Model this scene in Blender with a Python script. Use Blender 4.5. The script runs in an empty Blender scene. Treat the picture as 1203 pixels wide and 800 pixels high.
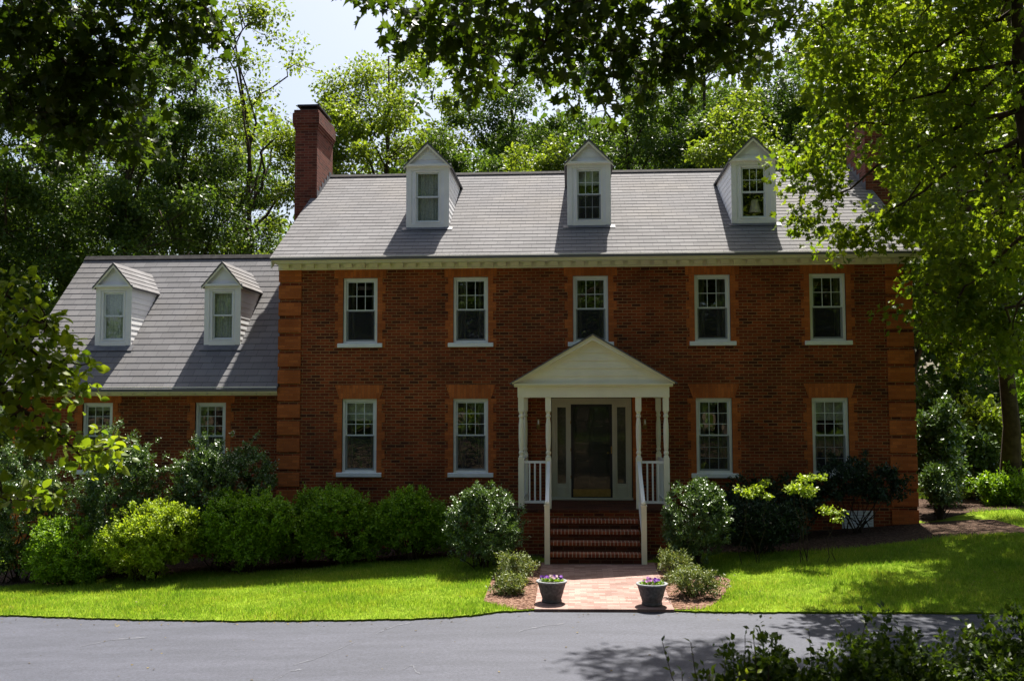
import bpy, math, random
import numpy as np
from mathutils import Vector

# ------------------------------------------------------------------ camera, world, sun, exposure
SC = bpy.context.scene
COL = SC.collection
R = math.radians
CAM = np.array([-.426, -21.78, 2.96])
FPX, PITCH, YAW, ROLL = 1150., math.atan(76.3 / 1150), .061, .002
cd = bpy.data.cameras.new('camera'); co = bpy.data.objects.new('camera', cd); COL.objects.link(co)
cd.sensor_width = 36; cd.lens = 36 * FPX / 1203; cd.clip_end = 2000; cd.clip_start = .05
cd.dof.use_dof = True; cd.dof.focus_distance = 21.5; cd.dof.aperture_fstop = 5.0
co.location = CAM; co.rotation_mode = 'XYZ'
from mathutils import Euler, Matrix
co.rotation_euler = (Matrix.Rotation(YAW, 3, 'Z') @ Matrix.Rotation(math.pi / 2 + PITCH, 3, 'X') @ Matrix.Rotation(-ROLL, 3, 'Z')).to_euler()
SC.camera = co

SUN_EL, SUN_AZ = R(61), R(10)
w = bpy.data.worlds.new('World'); SC.world = w; w.use_nodes = True
nt = w.node_tree
sky = nt.nodes.new('ShaderNodeTexSky'); sky.sky_type = 'NISHITA'; sky.sun_disc = False
sky.sun_elevation = SUN_EL; sky.sun_rotation = SUN_AZ; sky.air_density = 1.0; sky.dust_density = 4.0; sky.ozone_density = 1.0
nt.links.new(sky.outputs[0], nt.nodes['Background'].inputs[0]); nt.nodes['Background'].inputs[1].default_value = .062
sd = bpy.data.lights.new('sun', 'SUN'); so = bpy.data.objects.new('sun', sd); COL.objects.link(so)
sd.energy = 5.0; sd.angle = R(.53); sd.color = (1, .95, .87)
sdir = Vector((math.sin(SUN_AZ) * math.cos(SUN_EL), math.cos(SUN_AZ) * math.cos(SUN_EL), math.sin(SUN_EL)))
so.rotation_euler = (-sdir).to_track_quat('-Z', 'Y').to_euler()
vs = SC.view_settings
vs.view_transform = 'Standard'; vs.look = 'None'; vs.gamma = 1; vs.use_curve_mapping = False; vs.exposure = 1.5
cy = SC.cycles
cy.max_bounces = 6; cy.diffuse_bounces = 3; cy.transmission_bounces = 4; cy.transparent_max_bounces = 12; cy.glossy_bounces = 3
cy.caustics_reflective = False; cy.caustics_refractive = False

RNG = np.random.default_rng(7)

def ray(px, py):
    u = (px - 601.5) / FPX; v = (py - 400) / FPX
    c, s = math.cos(ROLL), math.sin(ROLL); u, v = u * c - v * s, u * s + v * c
    c, s = math.cos(PITCH), math.sin(PITCH); y = c + v * s; z = s - v * c
    c, s = math.cos(YAW), math.sin(YAW)
    return np.array([u * c - y * s, u * s + y * c, z])

def at(px, py, Y):
    d = ray(px, py); return CAM + d * ((Y - CAM[1]) / d[1])

# ------------------------------------------------------------------ objects
def tag(o, label=None, cat=None, group=None, kind=None):
    if label: o['label'] = label
    if cat: o['category'] = cat
    if group: o['group'] = group
    if kind: o['kind'] = kind
    return o

def empty(name, loc=(0, 0, 0), parent=None, rz=0):
    o = bpy.data.objects.new(name, None); COL.objects.link(o); o.location = loc; o.rotation_euler = (0, 0, rz); o.empty_display_size = .2
    if parent: o.parent = parent
    return o

class MB:
    """collects faces with uv in metres, links them as one mesh object"""
    def __init__(s): s.v = []; s.f = []; s.uv = []
    def face(s, pts, uv=None):
        b = len(s.v); pts = [tuple(map(float, p)) for p in pts]; s.v += pts; s.f.append(tuple(range(b, b + len(pts))))
        if uv is None:
            n = Vector((0, 0, 0))
            for i in range(len(pts)):
                a, c = Vector(pts[i]), Vector(pts[(i + 1) % len(pts)]); n += a.cross(c)
            ax = max(range(3), key=lambda i: abs(n[i]))
            uv = [((p[1], p[2]) if ax == 0 else (p[0], p[2]) if ax == 1 else (p[0], p[1])) for p in pts]
        s.uv += list(uv)
    def box(s, x0, x1, y0, y1, z0, z1, skip='', rot=False):
        F = {'-z': [(x0,y0,z0),(x0,y1,z0),(x1,y1,z0),(x1,y0,z0)], '+z': [(x0,y0,z1),(x1,y0,z1),(x1,y1,z1),(x0,y1,z1)],
             '-y': [(x0,y0,z0),(x1,y0,z0),(x1,y0,z1),(x0,y0,z1)], '+y': [(x1,y1,z0),(x0,y1,z0),(x0,y1,z1),(x1,y1,z1)],
             '-x': [(x0,y1,z0),(x0,y0,z0),(x0,y0,z1),(x0,y1,z1)], '+x': [(x1,y0,z0),(x1,y1,z0),(x1,y1,z1),(x1,y0,z1)]}
        for k, p in F.items():
            if k in skip: continue
            uv = None
            if rot: uv = [(q[2], q[0]) if k[1] == 'y' else (q[1], q[0]) if k[1] == 'z' else (q[2], q[1]) for q in p]
            s.face(p, uv)
        return s
    def prism_y(s, poly, y0, y1, caps=True, uvrot=False):
        """poly in (x,z), counter-clockwise seen from -y"""
        n = len(poly)
        if caps:
            uv = [(p[1], p[0]) for p in poly] if uvrot else None
            s.face([(x, y0, z) for x, z in poly], uv)
            s.face([(x, y1, z) for x, z in reversed(poly)])
        for i in range(n):
            (a, b), (c, d) = poly[i], poly[(i + 1) % n]
            s.face([(a, y0, b), (a, y1, b), (c, y1, d), (c, y0, d)])
        return s
    def prism_x(s, poly, x0, x1):
        """poly in (y,z), counter-clockwise seen from +x"""
        n = len(poly)
        s.face([(x1, y, z) for y, z in poly]); s.face([(x0, y, z) for y, z in reversed(poly)])
        for i in range(n):
            (a, b), (c, d) = poly[i], poly[(i + 1) % n]
            s.face([(x1, a, b), (x0, a, b), (x0, c, d), (x1, c, d)])
        return s
    def lathe(s, cx, cy, prof, n=20):
        for (r0, z0), (r1, z1) in zip(prof[:-1], prof[1:]):
            for k in range(n):
                a, b = 2 * math.pi * k / n, 2 * math.pi * (k + 1) / n
                p = [(cx + r0 * math.cos(a), cy + r0 * math.sin(a), z0), (cx + r0 * math.cos(b), cy + r0 * math.sin(b), z0),
                     (cx + r1 * math.cos(b), cy + r1 * math.sin(b), z1), (cx + r1 * math.cos(a), cy + r1 * math.sin(a), z1)]
                if r1 < 1e-6: p = p[:3]
                elif r0 < 1e-6: p = [p[0]] + p[2:]
                s.face(p)
        return s
    def bar(s, p0, p1, wx, wz):
        """square bar from p0 to p1 (not vertical)"""
        p0, p1 = Vector(p0), Vector(p1); d = (p1 - p0).normalized(); sd_ = d.cross(Vector((0, 0, 1))).normalized() * wx / 2; up = sd_.cross(d).normalized() * wz / 2
        q = [[p + sd_ * a + up * b for a, b in ((-1, -1), (1, -1), (1, 1), (-1, 1))] for p in (p0, p1)]
        for i in range(4):
            j = (i + 1) % 4; s.face([q[0][i], q[1][i], q[1][j], q[0][j]])
        s.face(q[0]); s.face(q[1][::-1])
        return s
    def build(s, name, mat, parent=None, smooth=False, bevel=0):
        me = bpy.data.meshes.new(name); me.from_pydata(s.v, [], s.f)
        ul = me.uv_layers.new(name='UVMap'); ul.data.foreach_set('uv', np.array(s.uv, dtype=np.float32).ravel())
        me.materials.append(mat)
        if smooth: me.polygons.foreach_set('use_smooth', [True] * len(me.polygons))
        o = bpy.data.objects.new(name, me); COL.objects.link(o)
        if parent: o.parent = parent
        if smooth or bevel:
            import bmesh
            bm = bmesh.new(); bm.from_mesh(me); bmesh.ops.remove_doubles(bm, verts=bm.verts, dist=1e-5); bmesh.ops.recalc_face_normals(bm, faces=bm.faces); bm.to_mesh(me); bm.free()
        if bevel:
            m = o.modifiers.new('bevel', 'BEVEL'); m.width = bevel; m.segments = 2; m.limit_method = 'ANGLE'
        return o

# ------------------------------------------------------------------ materials
def nm(name):
    m = bpy.data.materials.new(name); m.use_nodes = True; t = m.node_tree
    return m, t, t.nodes['Principled BSDF'], t.nodes['Material Output']

def N(t, typ, **kw):
    n = t.nodes.new(typ)
    for k, v in kw.items():
        if k.startswith('i_'):
            key = k[2:]; key = int(key) if key.isdigit() else key
            n.inputs[key].default_value = v
        else: setattr(n, k, v)
    return n

def ramp(t, fac, stops, interp='LINEAR'):
    r = N(t, 'ShaderNodeValToRGB'); r.color_ramp.interpolation = interp
    e = r.color_ramp.elements
    while len(e) < len(stops): e.new(.5)
    for el, (p, c) in zip(e, stops): el.position = p; el.color = (*c, 1)
    t.links.new(fac, r.inputs[0]); return r.outputs[0]

def mixc(t, fac, a, b, mode='MIX'):
    m = N(t, 'ShaderNodeMix', data_type='RGBA', blend_type=mode)
    for i, x in ((0, fac), (6, a), (7, b)):
        if isinstance(x, (int, float)): m.inputs[i].default_value = x
        elif isinstance(x, tuple): m.inputs[i].default_value = (*x, 1)
        else: t.links.new(x, m.inputs[i])
    return m.outputs[2]

def brick_mat(name, stops, mortar, bw=.203, rh=.0677, ms=.0055, rough=.85, bump=.5, offset=.5, big=.25, blot=(.75, 1.15)):
    m, t, p, o = nm(name)
    uv = N(t, 'ShaderNodeUVMap')
    b = N(t, 'ShaderNodeTexBrick', offset=offset, i_Color1=(0, 0, 0, 1), i_Color2=(1, 1, 1, 1), i_Mortar=(0, 0, 0, 1))
    b.inputs['Scale'].default_value = 1; b.inputs['Mortar Size'].default_value = ms; b.inputs['Mortar Smooth'].default_value = .2
    b.inputs['Bias'].default_value = 0; b.inputs['Brick Width'].default_value = bw; b.inputs['Row Height'].default_value = rh
    nz0 = N(t, 'ShaderNodeTexNoise', i_Scale=9.); vm = N(t, 'ShaderNodeVectorMath', operation='MULTIPLY_ADD')
    t.links.new(uv.outputs[0], nz0.inputs[0]); t.links.new(nz0.outputs[1], vm.inputs[0]); vm.inputs[1].default_value = (.006, .006, 0); t.links.new(uv.outputs[0], vm.inputs[2])
    t.links.new(vm.outputs[0], b.inputs[0])
    c = ramp(t, b.outputs[0], stops)
    nz = N(t, 'ShaderNodeTexNoise', i_Scale=1.1, i_Detail=5.); t.links.new(uv.outputs[0], nz.inputs[0])
    mr = N(t, 'ShaderNodeMapRange', i_1=.3, i_2=.7, i_3=blot[0], i_4=blot[1]); t.links.new(nz.outputs[0], mr.inputs[0])
    nf = N(t, 'ShaderNodeTexNoise', i_Scale=60., i_Detail=3.); t.links.new(uv.outputs[0], nf.inputs[0])
    mf = N(t, 'ShaderNodeMapRange', i_1=.3, i_2=.7, i_3=.8, i_4=1.2); t.links.new(nf.outputs[0], mf.inputs[0])
    c = mixc(t, b.outputs[1], c, mortar)
    mu = N(t, 'ShaderNodeMath', operation='MULTIPLY'); t.links.new(mr.outputs[0], mu.inputs[0]); t.links.new(mf.outputs[0], mu.inputs[1])
    vmul = N(t, 'ShaderNodeVectorMath', operation='SCALE'); t.links.new(c, vmul.inputs[0]); t.links.new(mu.outputs[0], vmul.inputs['Scale'])
    t.links.new(vmul.outputs[0], p.inputs['Base Color']); p.inputs['Roughness'].default_value = rough; p.inputs['Specular IOR Level'].default_value = .25
    bp = N(t, 'ShaderNodeBump', i_Strength=bump, i_Distance=.006)
    inv = N(t, 'ShaderNodeMath', operation='MULTIPLY_ADD', i_1=-1., i_2=1.); t.links.new(b.outputs[1], inv.inputs[0])
    ad = N(t, 'ShaderNodeMath', operation='MULTIPLY_ADD', i_1=.25); t.links.new(nf.outputs[0], ad.inputs[0]); t.links.new(inv.outputs[0], ad.inputs[2])
    t.links.new(ad.outputs[0], bp.inputs['Height']); t.links.new(bp.outputs[0], p.inputs['Normal'])
    return m

def plain(name, col, rough=.6, var=.12, scale=6., spec=.4, metal=0, bump=0, bscale=40):
    m, t, p, o = nm(name)
    tc = N(t, 'ShaderNodeTexCoord'); nz = N(t, 'ShaderNodeTexNoise', i_Scale=scale, i_Detail=6.); t.links.new(tc.outputs['Object'], nz.inputs[0])
    c = ramp(t, nz.outputs[0], [(.3, tuple(x * (1 - var) for x in col)), (.7, tuple(min(1, x * (1 + var)) for x in col))])
    t.links.new(c, p.inputs['Base Color']); p.inputs['Roughness'].default_value = rough; p.inputs['Specular IOR Level'].default_value = spec; p.inputs['Metallic'].default_value = metal
    if bump:
        n2 = N(t, 'ShaderNodeTexNoise', i_Scale=float(bscale), i_Detail=4.); t.links.new(tc.outputs['Object'], n2.inputs[0])
        bp = N(t, 'ShaderNodeBump', i_Strength=bump, i_Distance=.01); t.links.new(n2.outputs[0], bp.inputs['Height']); t.links.new(bp.outputs[0], p.inputs['Normal'])
    return m

def leaf_mat(name, a, b, trans=.42, rough=.42, spec=.4, tcol=None, c3=None, patchy=False):
    m, t, p, o = nm(name)
    g = N(t, 'ShaderNodeNewGeometry')
    stops = [(0, a), (1, b)] if c3 is None else [(0, a), (.9, b), (1, c3)]
    c = ramp(t, g.outputs['Random Per Island'], stops)
    if patchy:
        tc_ = N(t, 'ShaderNodeTexCoord'); nz = N(t, 'ShaderNodeTexNoise', i_Scale=1.3, i_Detail=5., i_Roughness=.65); t.links.new(tc_.outputs['Object'], nz.inputs[0])
        c = mixc(t, 1., c, ramp(t, nz.outputs[0], [(.32, (.68, .80, .9)), (.5, (1, 1, 1)), (.68, (1.25, 1.05, 1.2))]), 'MULTIPLY')
    t.links.new(c, p.inputs['Base Color']); p.inputs['Roughness'].default_value = rough; p.inputs['Specular IOR Level'].default_value = spec
    tr = N(t, 'ShaderNodeBsdfTranslucent')
    tc = tcol or (1.25, 1.25, .45)
    cc = mixc(t, 1., c, tc, 'MULTIPLY'); t.links.new(cc, tr.inputs[0])
    mx = N(t, 'ShaderNodeMixShader', i_0=trans); t.links.new(p.outputs[0], mx.inputs[1]); t.links.new(tr.outputs[0], mx.inputs[2])
    t.links.new(mx.outputs[0], o.inputs[0]); return m

M = {}
M['brick'] = brick_mat('wall brick', [(0, (.07, .018, .008)), (.12, (.13, .028, .009)), (.5, (.205, .038, .0105)), (1, (.285, .056, .014))], (.30, .165, .065), blot=(.66, 1.25), ms=.0075)
M['brick_orange'] = brick_mat('orange rubbed brick', [(0, (.37, .095, .022)), (.5, (.45, .12, .028)), (1, (.53, .15, .036))], (.32, .11, .04), ms=.0045, bump=.3, blot=(.75, 1.15))
M['brick_chimney'] = brick_mat('chimney brick', [(0, (.08, .02, .012)), (.5, (.145, .034, .02)), (1, (.20, .05, .028))], (.20, .125, .085))
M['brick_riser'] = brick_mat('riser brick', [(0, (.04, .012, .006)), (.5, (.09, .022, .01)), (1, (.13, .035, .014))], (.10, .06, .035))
M['brick_step'] = brick_mat('step brick', [(0, (.16, .04, .018)), (.5, (.25, .06, .026)), (1, (.34, .10, .045))], (.42, .33, .24), bw=.072, rh=.21, offset=0, ms=.009)  # pale mortar stands for sky light caught on the tread edges
M['brick_walk'] = brick_mat('walk brick', [(0, (.20, .115, .095)), (.5, (.27, .165, .14)), (1, (.33, .22, .185))], (.20, .14, .11), bw=.2, rh=.1, ms=.005, blot=(.8, 1.12))
M['white'] = plain('white painted wood', (.85, .84, .80), .45, .04, 3, .4)
M['cream'] = plain('cream painted wood', (.86, .82, .64), .45, .05, 3, .4)
M['taupe'] = plain('taupe door frame', (.55, .52, .40), .45, .05, 3, .4)
M['siding'] = plain('white siding', (.85, .85, .85), .5, .04, 3, .35)
M['frame'] = plain('pale grey window vinyl', (.72, .76, .76), .4, .03, 3, .4)
M['sill'] = plain('white sill', (.85, .86, .85), .5, .05, 5, .4)
M['black'] = plain('black metal', (.015, .015, .017), .5, .2, 6, .4)
M['dark'] = plain('dark room', (.02, .018, .016), .9, .2, 4, .1)  # near-black colour stands for the darkness of unlit interiors
M['door'] = plain('dark door paint', (.012, .016, .014), .35, .2, 4, .5)
M['brass'] = plain('worn brass', (.36, .25, .09), .45, .15, 20, .5, 1)
M['ridge'] = plain('dark ridge shingles', (.035, .033, .033), .95, .4, 9, .1)
M['flash'] = plain('lead flashing', (.12, .12, .13), .6, .2, 8, .4)
M['curtain'] = plain('lace curtain', (.50, .52, .47), .9, .2, 30, .1)
M['curtain_dim'] = plain('lined curtain', (.16, .15, .13), .9, .2, 20, .1)
M['shade'] = plain('cream lamp shade', (.7, .62, .45), .8, .05, 5, .1)
M['bark'] = plain('bark', (.055, .04, .028), .95, .45, 7, .1, 0, .8, 25)
M['bark_pale'] = plain('grey bark', (.15, .125, .10), .95, .35, 7, .1, 0, .8, 25)
M['pot'] = plain('weathered stone pot', (.125, .12, .118), .9, .35, 22, .2, 0, .5, 60)
M['pot_rim'] = plain('pale stone rim', (.24, .245, .25), .9, .2, 25, .2, 0, .5, 60)
M['soil'] = plain('potting soil', (.035, .025, .018), 1, .4, 40, .1, 0, .6, 60)

def shingle_mat(name, a, b, bw):
    m, t, p, o = nm(name)
    uv = N(t, 'ShaderNodeUVMap')
    bk = N(t, 'ShaderNodeTexBrick', offset=.37, offset_frequency=2, i_Color1=(0, 0, 0, 1), i_Color2=(1, 1, 1, 1), i_Mortar=(.5, .5, .5, 1))
    bk.inputs['Scale'].default_value = 1; bk.inputs['Mortar Size'].default_value = .004; bk.inputs['Brick Width'].default_value = bw; bk.inputs['Row Height'].default_value = 1.
    t.links.new(uv.outputs[0], bk.inputs[0])
    c = ramp(t, bk.outputs[0], [(0, a), (1, b)])
    nz = N(t, 'ShaderNodeTexNoise', i_Scale=.9, i_Detail=6.); g = N(t, 'ShaderNodeTexCoord'); t.links.new(g.outputs['Object'], nz.inputs[0])
    c = mixc(t, .8, c, ramp(t, nz.outputs[0], [(.3, (.88, .86, .86)), (.7, (1.06, 1.06, 1.08))]), 'MULTIPLY')
    n2 = N(t, 'ShaderNodeTexNoise', i_Scale=130., i_Detail=2.); t.links.new(g.outputs['Object'], n2.inputs[0])
    st_ = N(t, 'ShaderNodeTexNoise', i_Scale=.45, i_Detail=4.); t.links.new(g.outputs['Object'], st_.inputs[0]); c = mixc(t, 1., c, ramp(t, st_.outputs[0], [(.5, (1, 1, 1)), (.68, (1.03, .995, .94))]), 'MULTIPLY')
    c = mixc(t, .6, c, ramp(t, n2.outputs[0], [(.3, (.8, .8, .8)), (.7, (1.15, 1.15, 1.15))]), 'MULTIPLY')
    c = mixc(t, bk.outputs[1], c, (.07, .07, .075))
    t.links.new(c, p.inputs['Base Color']); p.inputs['Roughness'].default_value = .95; p.inputs['Specular IOR Level'].default_value = .15
    return m
M['shingle'] = shingle_mat('grey shingles', (.15, .148, .15), (.18, .177, .179), .30)

def glass_mat(name, refl=.13):
    m, t, p, o = nm(name)
    gl = N(t, 'ShaderNodeBsdfGlossy', i_Roughness=.015); gl.inputs[0].default_value = (.95, .97, 1, 1)
    tr = N(t, 'ShaderNodeBsdfTransparent'); tr.inputs[0].default_value = (.82, .85, .83, 1)
    tc = N(t, 'ShaderNodeTexCoord'); nz = N(t, 'ShaderNodeTexNoise', i_Scale=1.6, i_Detail=1.); t.links.new(tc.outputs['Object'], nz.inputs[0])
    bp = N(t, 'ShaderNodeBump', i_Strength=.06, i_Distance=.05); t.links.new(nz.outputs[0], bp.inputs['Height']); t.links.new(bp.outputs[0], gl.inputs['Normal'])
    lw = N(t, 'ShaderNodeLayerWeight', i_Blend=.5); pw = N(t, 'ShaderNodeMath', operation='POWER', i_1=5.); t.links.new(lw.outputs['Facing'], pw.inputs[0])
    ad = N(t, 'ShaderNodeMath', operation='MULTIPLY_ADD', i_1=.85, i_2=refl); ad.use_clamp = True
    t.links.new(pw.outputs[0], ad.inputs[0])
    mx = N(t, 'ShaderNodeMixShader'); t.links.new(ad.outputs[0], mx.inputs[0]); t.links.new(tr.outputs[0], mx.inputs[1]); t.links.new(gl.outputs[0], mx.inputs[2])
    t.links.new(mx.outputs[0], o.inputs[0]); return m
M['glass'] = glass_mat('window glass')
M['glass_thin'] = glass_mat('storm glass', .03)
def screen_mat():
    m, t, p, o = nm('insect screen')
    p.inputs['Base Color'].default_value = (.03, .03, .03, 1); p.inputs['Roughness'].default_value = .7
    tr = N(t, 'ShaderNodeBsdfTransparent'); mx = N(t, 'ShaderNodeMixShader', i_0=.42)
    t.links.new(tr.outputs[0], mx.inputs[1]); t.links.new(p.outputs[0], mx.inputs[2]); t.links.new(mx.outputs[0], o.inputs[0]); return m
M['screen'] = screen_mat()

def asphalt_mat():
    m, t, p, o = nm('sealed asphalt')
    tc = N(t, 'ShaderNodeTexCoord')
    mp = N(t, 'ShaderNodeMapping'); mp.inputs['Scale'].default_value = (.45, 1.9, 1); mp.inputs['Rotation'].default_value = (0, 0, -.35); t.links.new(tc.outputs['Object'], mp.inputs[0])
    n1 = N(t, 'ShaderNodeTexNoise', i_Scale=1.6, i_Detail=6., i_Roughness=.6); t.links.new(mp.outputs[0], n1.inputs[0])
    n2 = N(t, 'ShaderNodeTexNoise', i_Scale=26., i_Detail=7., i_Roughness=.85); t.links.new(tc.outputs['Object'], n2.inputs[0])
    c = ramp(t, n1.outputs[0], [(.36, (.033, .036, .050)), (.5, (.039, .042, .058)), (.64, (.046, .049, .067))])
    c = mixc(t, .55, c, ramp(t, n2.outputs[0], [(.40, (.45, .45, .45)), (.60, (1.6, 1.6, 1.6))]), 'MULTIPLY')
    t.links.new(c, p.inputs['Base Color']); p.inputs['Roughness'].default_value = .75; p.inputs['Specular IOR Level'].default_value = .35
    bp = N(t, 'ShaderNodeBump', i_Strength=.5, i_Distance=.006); t.links.new(n2.outputs[0], bp.inputs['Height']); t.links.new(bp.outputs[0], p.inputs['Normal'])
    return m
M['asphalt'] = asphalt_mat()

def mulch_mat(name, stops, sc=30):
    m, t, p, o = nm(name)
    tc = N(t, 'ShaderNodeTexCoord')
    vo = N(t, 'ShaderNodeTexVoronoi', i_Scale=float(sc)); t.links.new(tc.outputs['Object'], vo.inputs[0])
    sp = N(t, 'ShaderNodeSeparateColor'); t.links.new(vo.outputs[1], sp.inputs[0])
    c = ramp(t, sp.outputs[0], stops)
    t.links.new(c, p.inputs['Base Color']); p.inputs['Roughness'].default_value = 1; p.inputs['Specular IOR Level'].default_value = .1
    bp = N(t, 'ShaderNodeBump', i_Strength=1., i_Distance=.03); t.links.new(vo.outputs[0], bp.inputs['Height']); t.links.new(bp.outputs[0], p.inputs['Normal'])
    return m
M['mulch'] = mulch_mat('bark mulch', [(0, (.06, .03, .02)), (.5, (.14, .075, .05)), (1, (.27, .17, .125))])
M['mulch_shade'] = mulch_mat('shade-toned bark mulch', [(0, (.025, .015, .010)), (.5, (.06, .035, .024)), (1, (.12, .08, .055))])  # the same bark mulch, with the shade of the beds put into its colour
M['forest_floor'] = mulch_mat('leaf litter', [(0, (.03, .022, .012)), (.5, (.07, .05, .028)), (1, (.12, .085, .05))], 14)
M['turf'] = plain('turf soil', (.13, .19, .014), 1, .35, 5, .05, 0, .5, 60)
M['grass'] = leaf_mat('grass blades', (.155, .275, .022), (.30, .40, .048), .45, .5, .2, (1.1, 1.15, .6), (.46, .42, .14), patchy=True)
M['leaf_wood'] = leaf_mat('woodland leaves', (.045, .09, .016), (.10, .155, .028), .46, .48, .3)
M['leaf_yellow'] = leaf_mat('yellow green leaves', (.10, .16, .018), (.20, .25, .036), .52, .48, .3)
M['leaf_maple'] = leaf_mat('maple leaves', (.095, .16, .012), (.20, .25, .024), .57, .45, .3)
M['leaf_near'] = leaf_mat('overhanging leaves', (.03, .06, .008), (.075, .115, .012), .5, .4, .3)
M['leaf_holly'] = leaf_mat('glossy holly leaves', (.065, .125, .03), (.12, .19, .05), .2, .36, .75)
M['leaf_azalea'] = leaf_mat('azalea leaves', (.13, .25, .015), (.23, .36, .03), .38, .45, .35)
M['leaf_lime'] = leaf_mat('fresh lime leaves', (.21, .31, .02), (.36, .44, .05), .4, .45, .35)
M['leaf_dark'] = leaf_mat('dark evergreen leaves', (.014, .035, .018), (.035, .065, .03), .2, .45, .35)
M['leaf_juniper'] = leaf_mat('pale evergreen sprays', (.10, .14, .04), (.21, .25, .09), .25, .5, .3, None, (.30, .27, .14))
M['pansy_purple'] = leaf_mat('purple petals', (.20, .05, .38), (.34, .12, .55), .3, .6, .2, (1, 1, 1))
M['pansy_mauve'] = leaf_mat('mauve petals', (.45, .14, .42), (.62, .34, .60), .3, .6, .2, (1, 1, 1))
M['pansy_pink'] = leaf_mat('pale pink petals', (.62, .36, .45), (.72, .55, .58), .3, .6, .2, (1, 1, 1))

# ------------------------------------------------------------------ foliage and branches
SHAPES = {
    'oval': ([(0, 0, 0), (-.32, .45, .07), (0, 1, 0), (.32, .45, .07)], [(0, 3, 2), (0, 2, 1)]),
    'blade': ([(-.5, 0, 0), (.5, 0, 0), (0, 1, 0)], [(0, 1, 2)]),
    'maple': ([(0, .34, 0), (0, 0, 0), (.30, .06, .11), (.22, .24, .02), (.55, .42, .20), (.26, .52, .06), (.30, .74, .11), (.12, .68, .0), (0, 1, -.20),
               (-.12, .68, 0), (-.30, .74, .11), (-.26, .52, .06), (-.55, .42, .20), (-.22, .24, .02), (-.30, .06, .11)],
              [(0, i, i + 1) for i in range(1, 14)] + [(0, 14, 1)]),
    'broad': ([(0, 0, 0), (0, .3, -.05), (0, .65, -.09), (0, 1, -.22), (-.24, .18, .05), (-.36, .48, .05), (-.22, .8, -.04), (.24, .18, .05), (.36, .48, .05), (.22, .8, -.04)],
              [(0, 7, 1), (7, 8, 1), (1, 8, 2), (8, 9, 2), (2, 9, 3), (0, 1, 4), (4, 1, 5), (1, 2, 5), (5, 2, 6), (2, 3, 6)]),
    'petal': ([(0, 0, 0), (-.5, .35, .05), (-.35, .85, .1), (0, 1, .1), (.35, .85, .1), (.5, .35, .05)], [(0, 5, 4), (0, 4, 3), (0, 3, 2), (0, 2, 1)]),
}

def unit(a): return a / np.maximum(np.linalg.norm(a, axis=-1, keepdims=True), 1e-9)

def foliage_mesh(name, P, D, Nn, size, shape, wid=1.):
    """leaves at P, pointing along D, facing Nn"""
    sv, st = SHAPES[shape]; sv = np.array(sv, float); st = np.array(st, int)
    D = unit(D); X = unit(np.cross(D, Nn)); Z = np.cross(X, D)
    k = len(sv); n = len(P)
    V = P[:, None, :] + size[:, None, None] * (sv[None, :, 0:1] * wid * X[:, None, :] + sv[None, :, 1:2] * D[:, None, :] + sv[None, :, 2:3] * Z[:, None, :])
    T = (st[None] + (np.arange(n) * k)[:, None, None]).reshape(-1)
    me = bpy.data.meshes.new(name); nv = n * k; nf = len(T) // 3
    me.vertices.add(nv); me.vertices.foreach_set('co', V.astype(np.float32).ravel())
    me.loops.add(nf * 3); me.loops.foreach_set('vertex_index', T.astype(np.int32))
    me.polygons.add(nf); me.polygons.foreach_set('loop_start', np.arange(0, nf * 3, 3, dtype=np.int32))
    try: me.polygons.foreach_set('loop_total', np.full(nf, 3, dtype=np.int32))
    except Exception: pass
    me.update(calc_edges=True); return me

def link(name, me, mat, parent=None):
    o = bpy.data.objects.new(name, me); COL.objects.link(o)
    if len(me.materials) == 0: me.materials.append(mat)
    if parent: o.parent = parent
    return o

def tubes_mesh(name, paths, sides=6):
    V = []; F = []
    for pts, rad in paths:
        pts = np.array(pts, float); n = len(pts); b0 = len(V)
        for i in range(n):
            d = unit(pts[min(i + 1, n - 1)] - pts[max(i - 1, 0)])
            a = np.array([1., 0, 0]) if abs(d[0]) < .8 else np.array([0, 1., 0])
            x = unit(np.cross(d, a)); y = np.cross(d, x)
            for k in range(sides):
                t = 2 * math.pi * k / sides; V.append(pts[i] + rad[i] * (math.cos(t) * x + math.sin(t) * y))
        for i in range(n - 1):
            for k in range(sides):
                a = b0 + i * sides + k; b = b0 + i * sides + (k + 1) % sides; F.append((a, b, b + sides, a + sides))
        F.append(tuple(b0 + (n - 1) * sides + k for k in range(sides)))
    me = bpy.data.meshes.new(name); me.from_pydata([tuple(v) for v in V], [], F); me.polygons.foreach_set('use_smooth', [True] * len(F)); me.update()
    return me

def curve_path(a, b, r0, r1, rng, n=6, sag=.1, wob=.06):
    a, b = np.array(a, float), np.array(b, float); L = np.linalg.norm(b - a)
    t = np.linspace(0, 1, n)[:, None]; p = a + (b - a) * t
    p[:, 2] += (sag * L * np.sin(math.pi * t[:, 0]))
    j = rng.normal(0, wob * L, (n, 3)); j[0] = 0; j[-1] = 0; p += j * np.sin(math.pi * t)
    return p, list(r0 + (r1 - r0) * t[:, 0])

def clump_leaves(C, rad, per, rng, up=.5, flat=.7):
    """C (m,3) clump centres, rad (m,), per leaves each"""
    m = len(C); per = np.broadcast_to(per, (m,)).astype(int); idx = np.repeat(np.arange(m), per); n = len(idx)
    d = unit(rng.normal(size=(n, 3))); r = rng.random(n) ** .5
    P = C[idx] + d * (r * rad[idx])[:, None] * np.array([1, 1, flat])
    Nn = unit(rng.normal(size=(n, 3)) + np.array([0, 0, up * 2]) + d * .5)
    D = unit(d * .8 + rng.normal(size=(n, 3)) * .7 + np.array([0, 0, -.35]))
    return P, D, Nn

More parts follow.
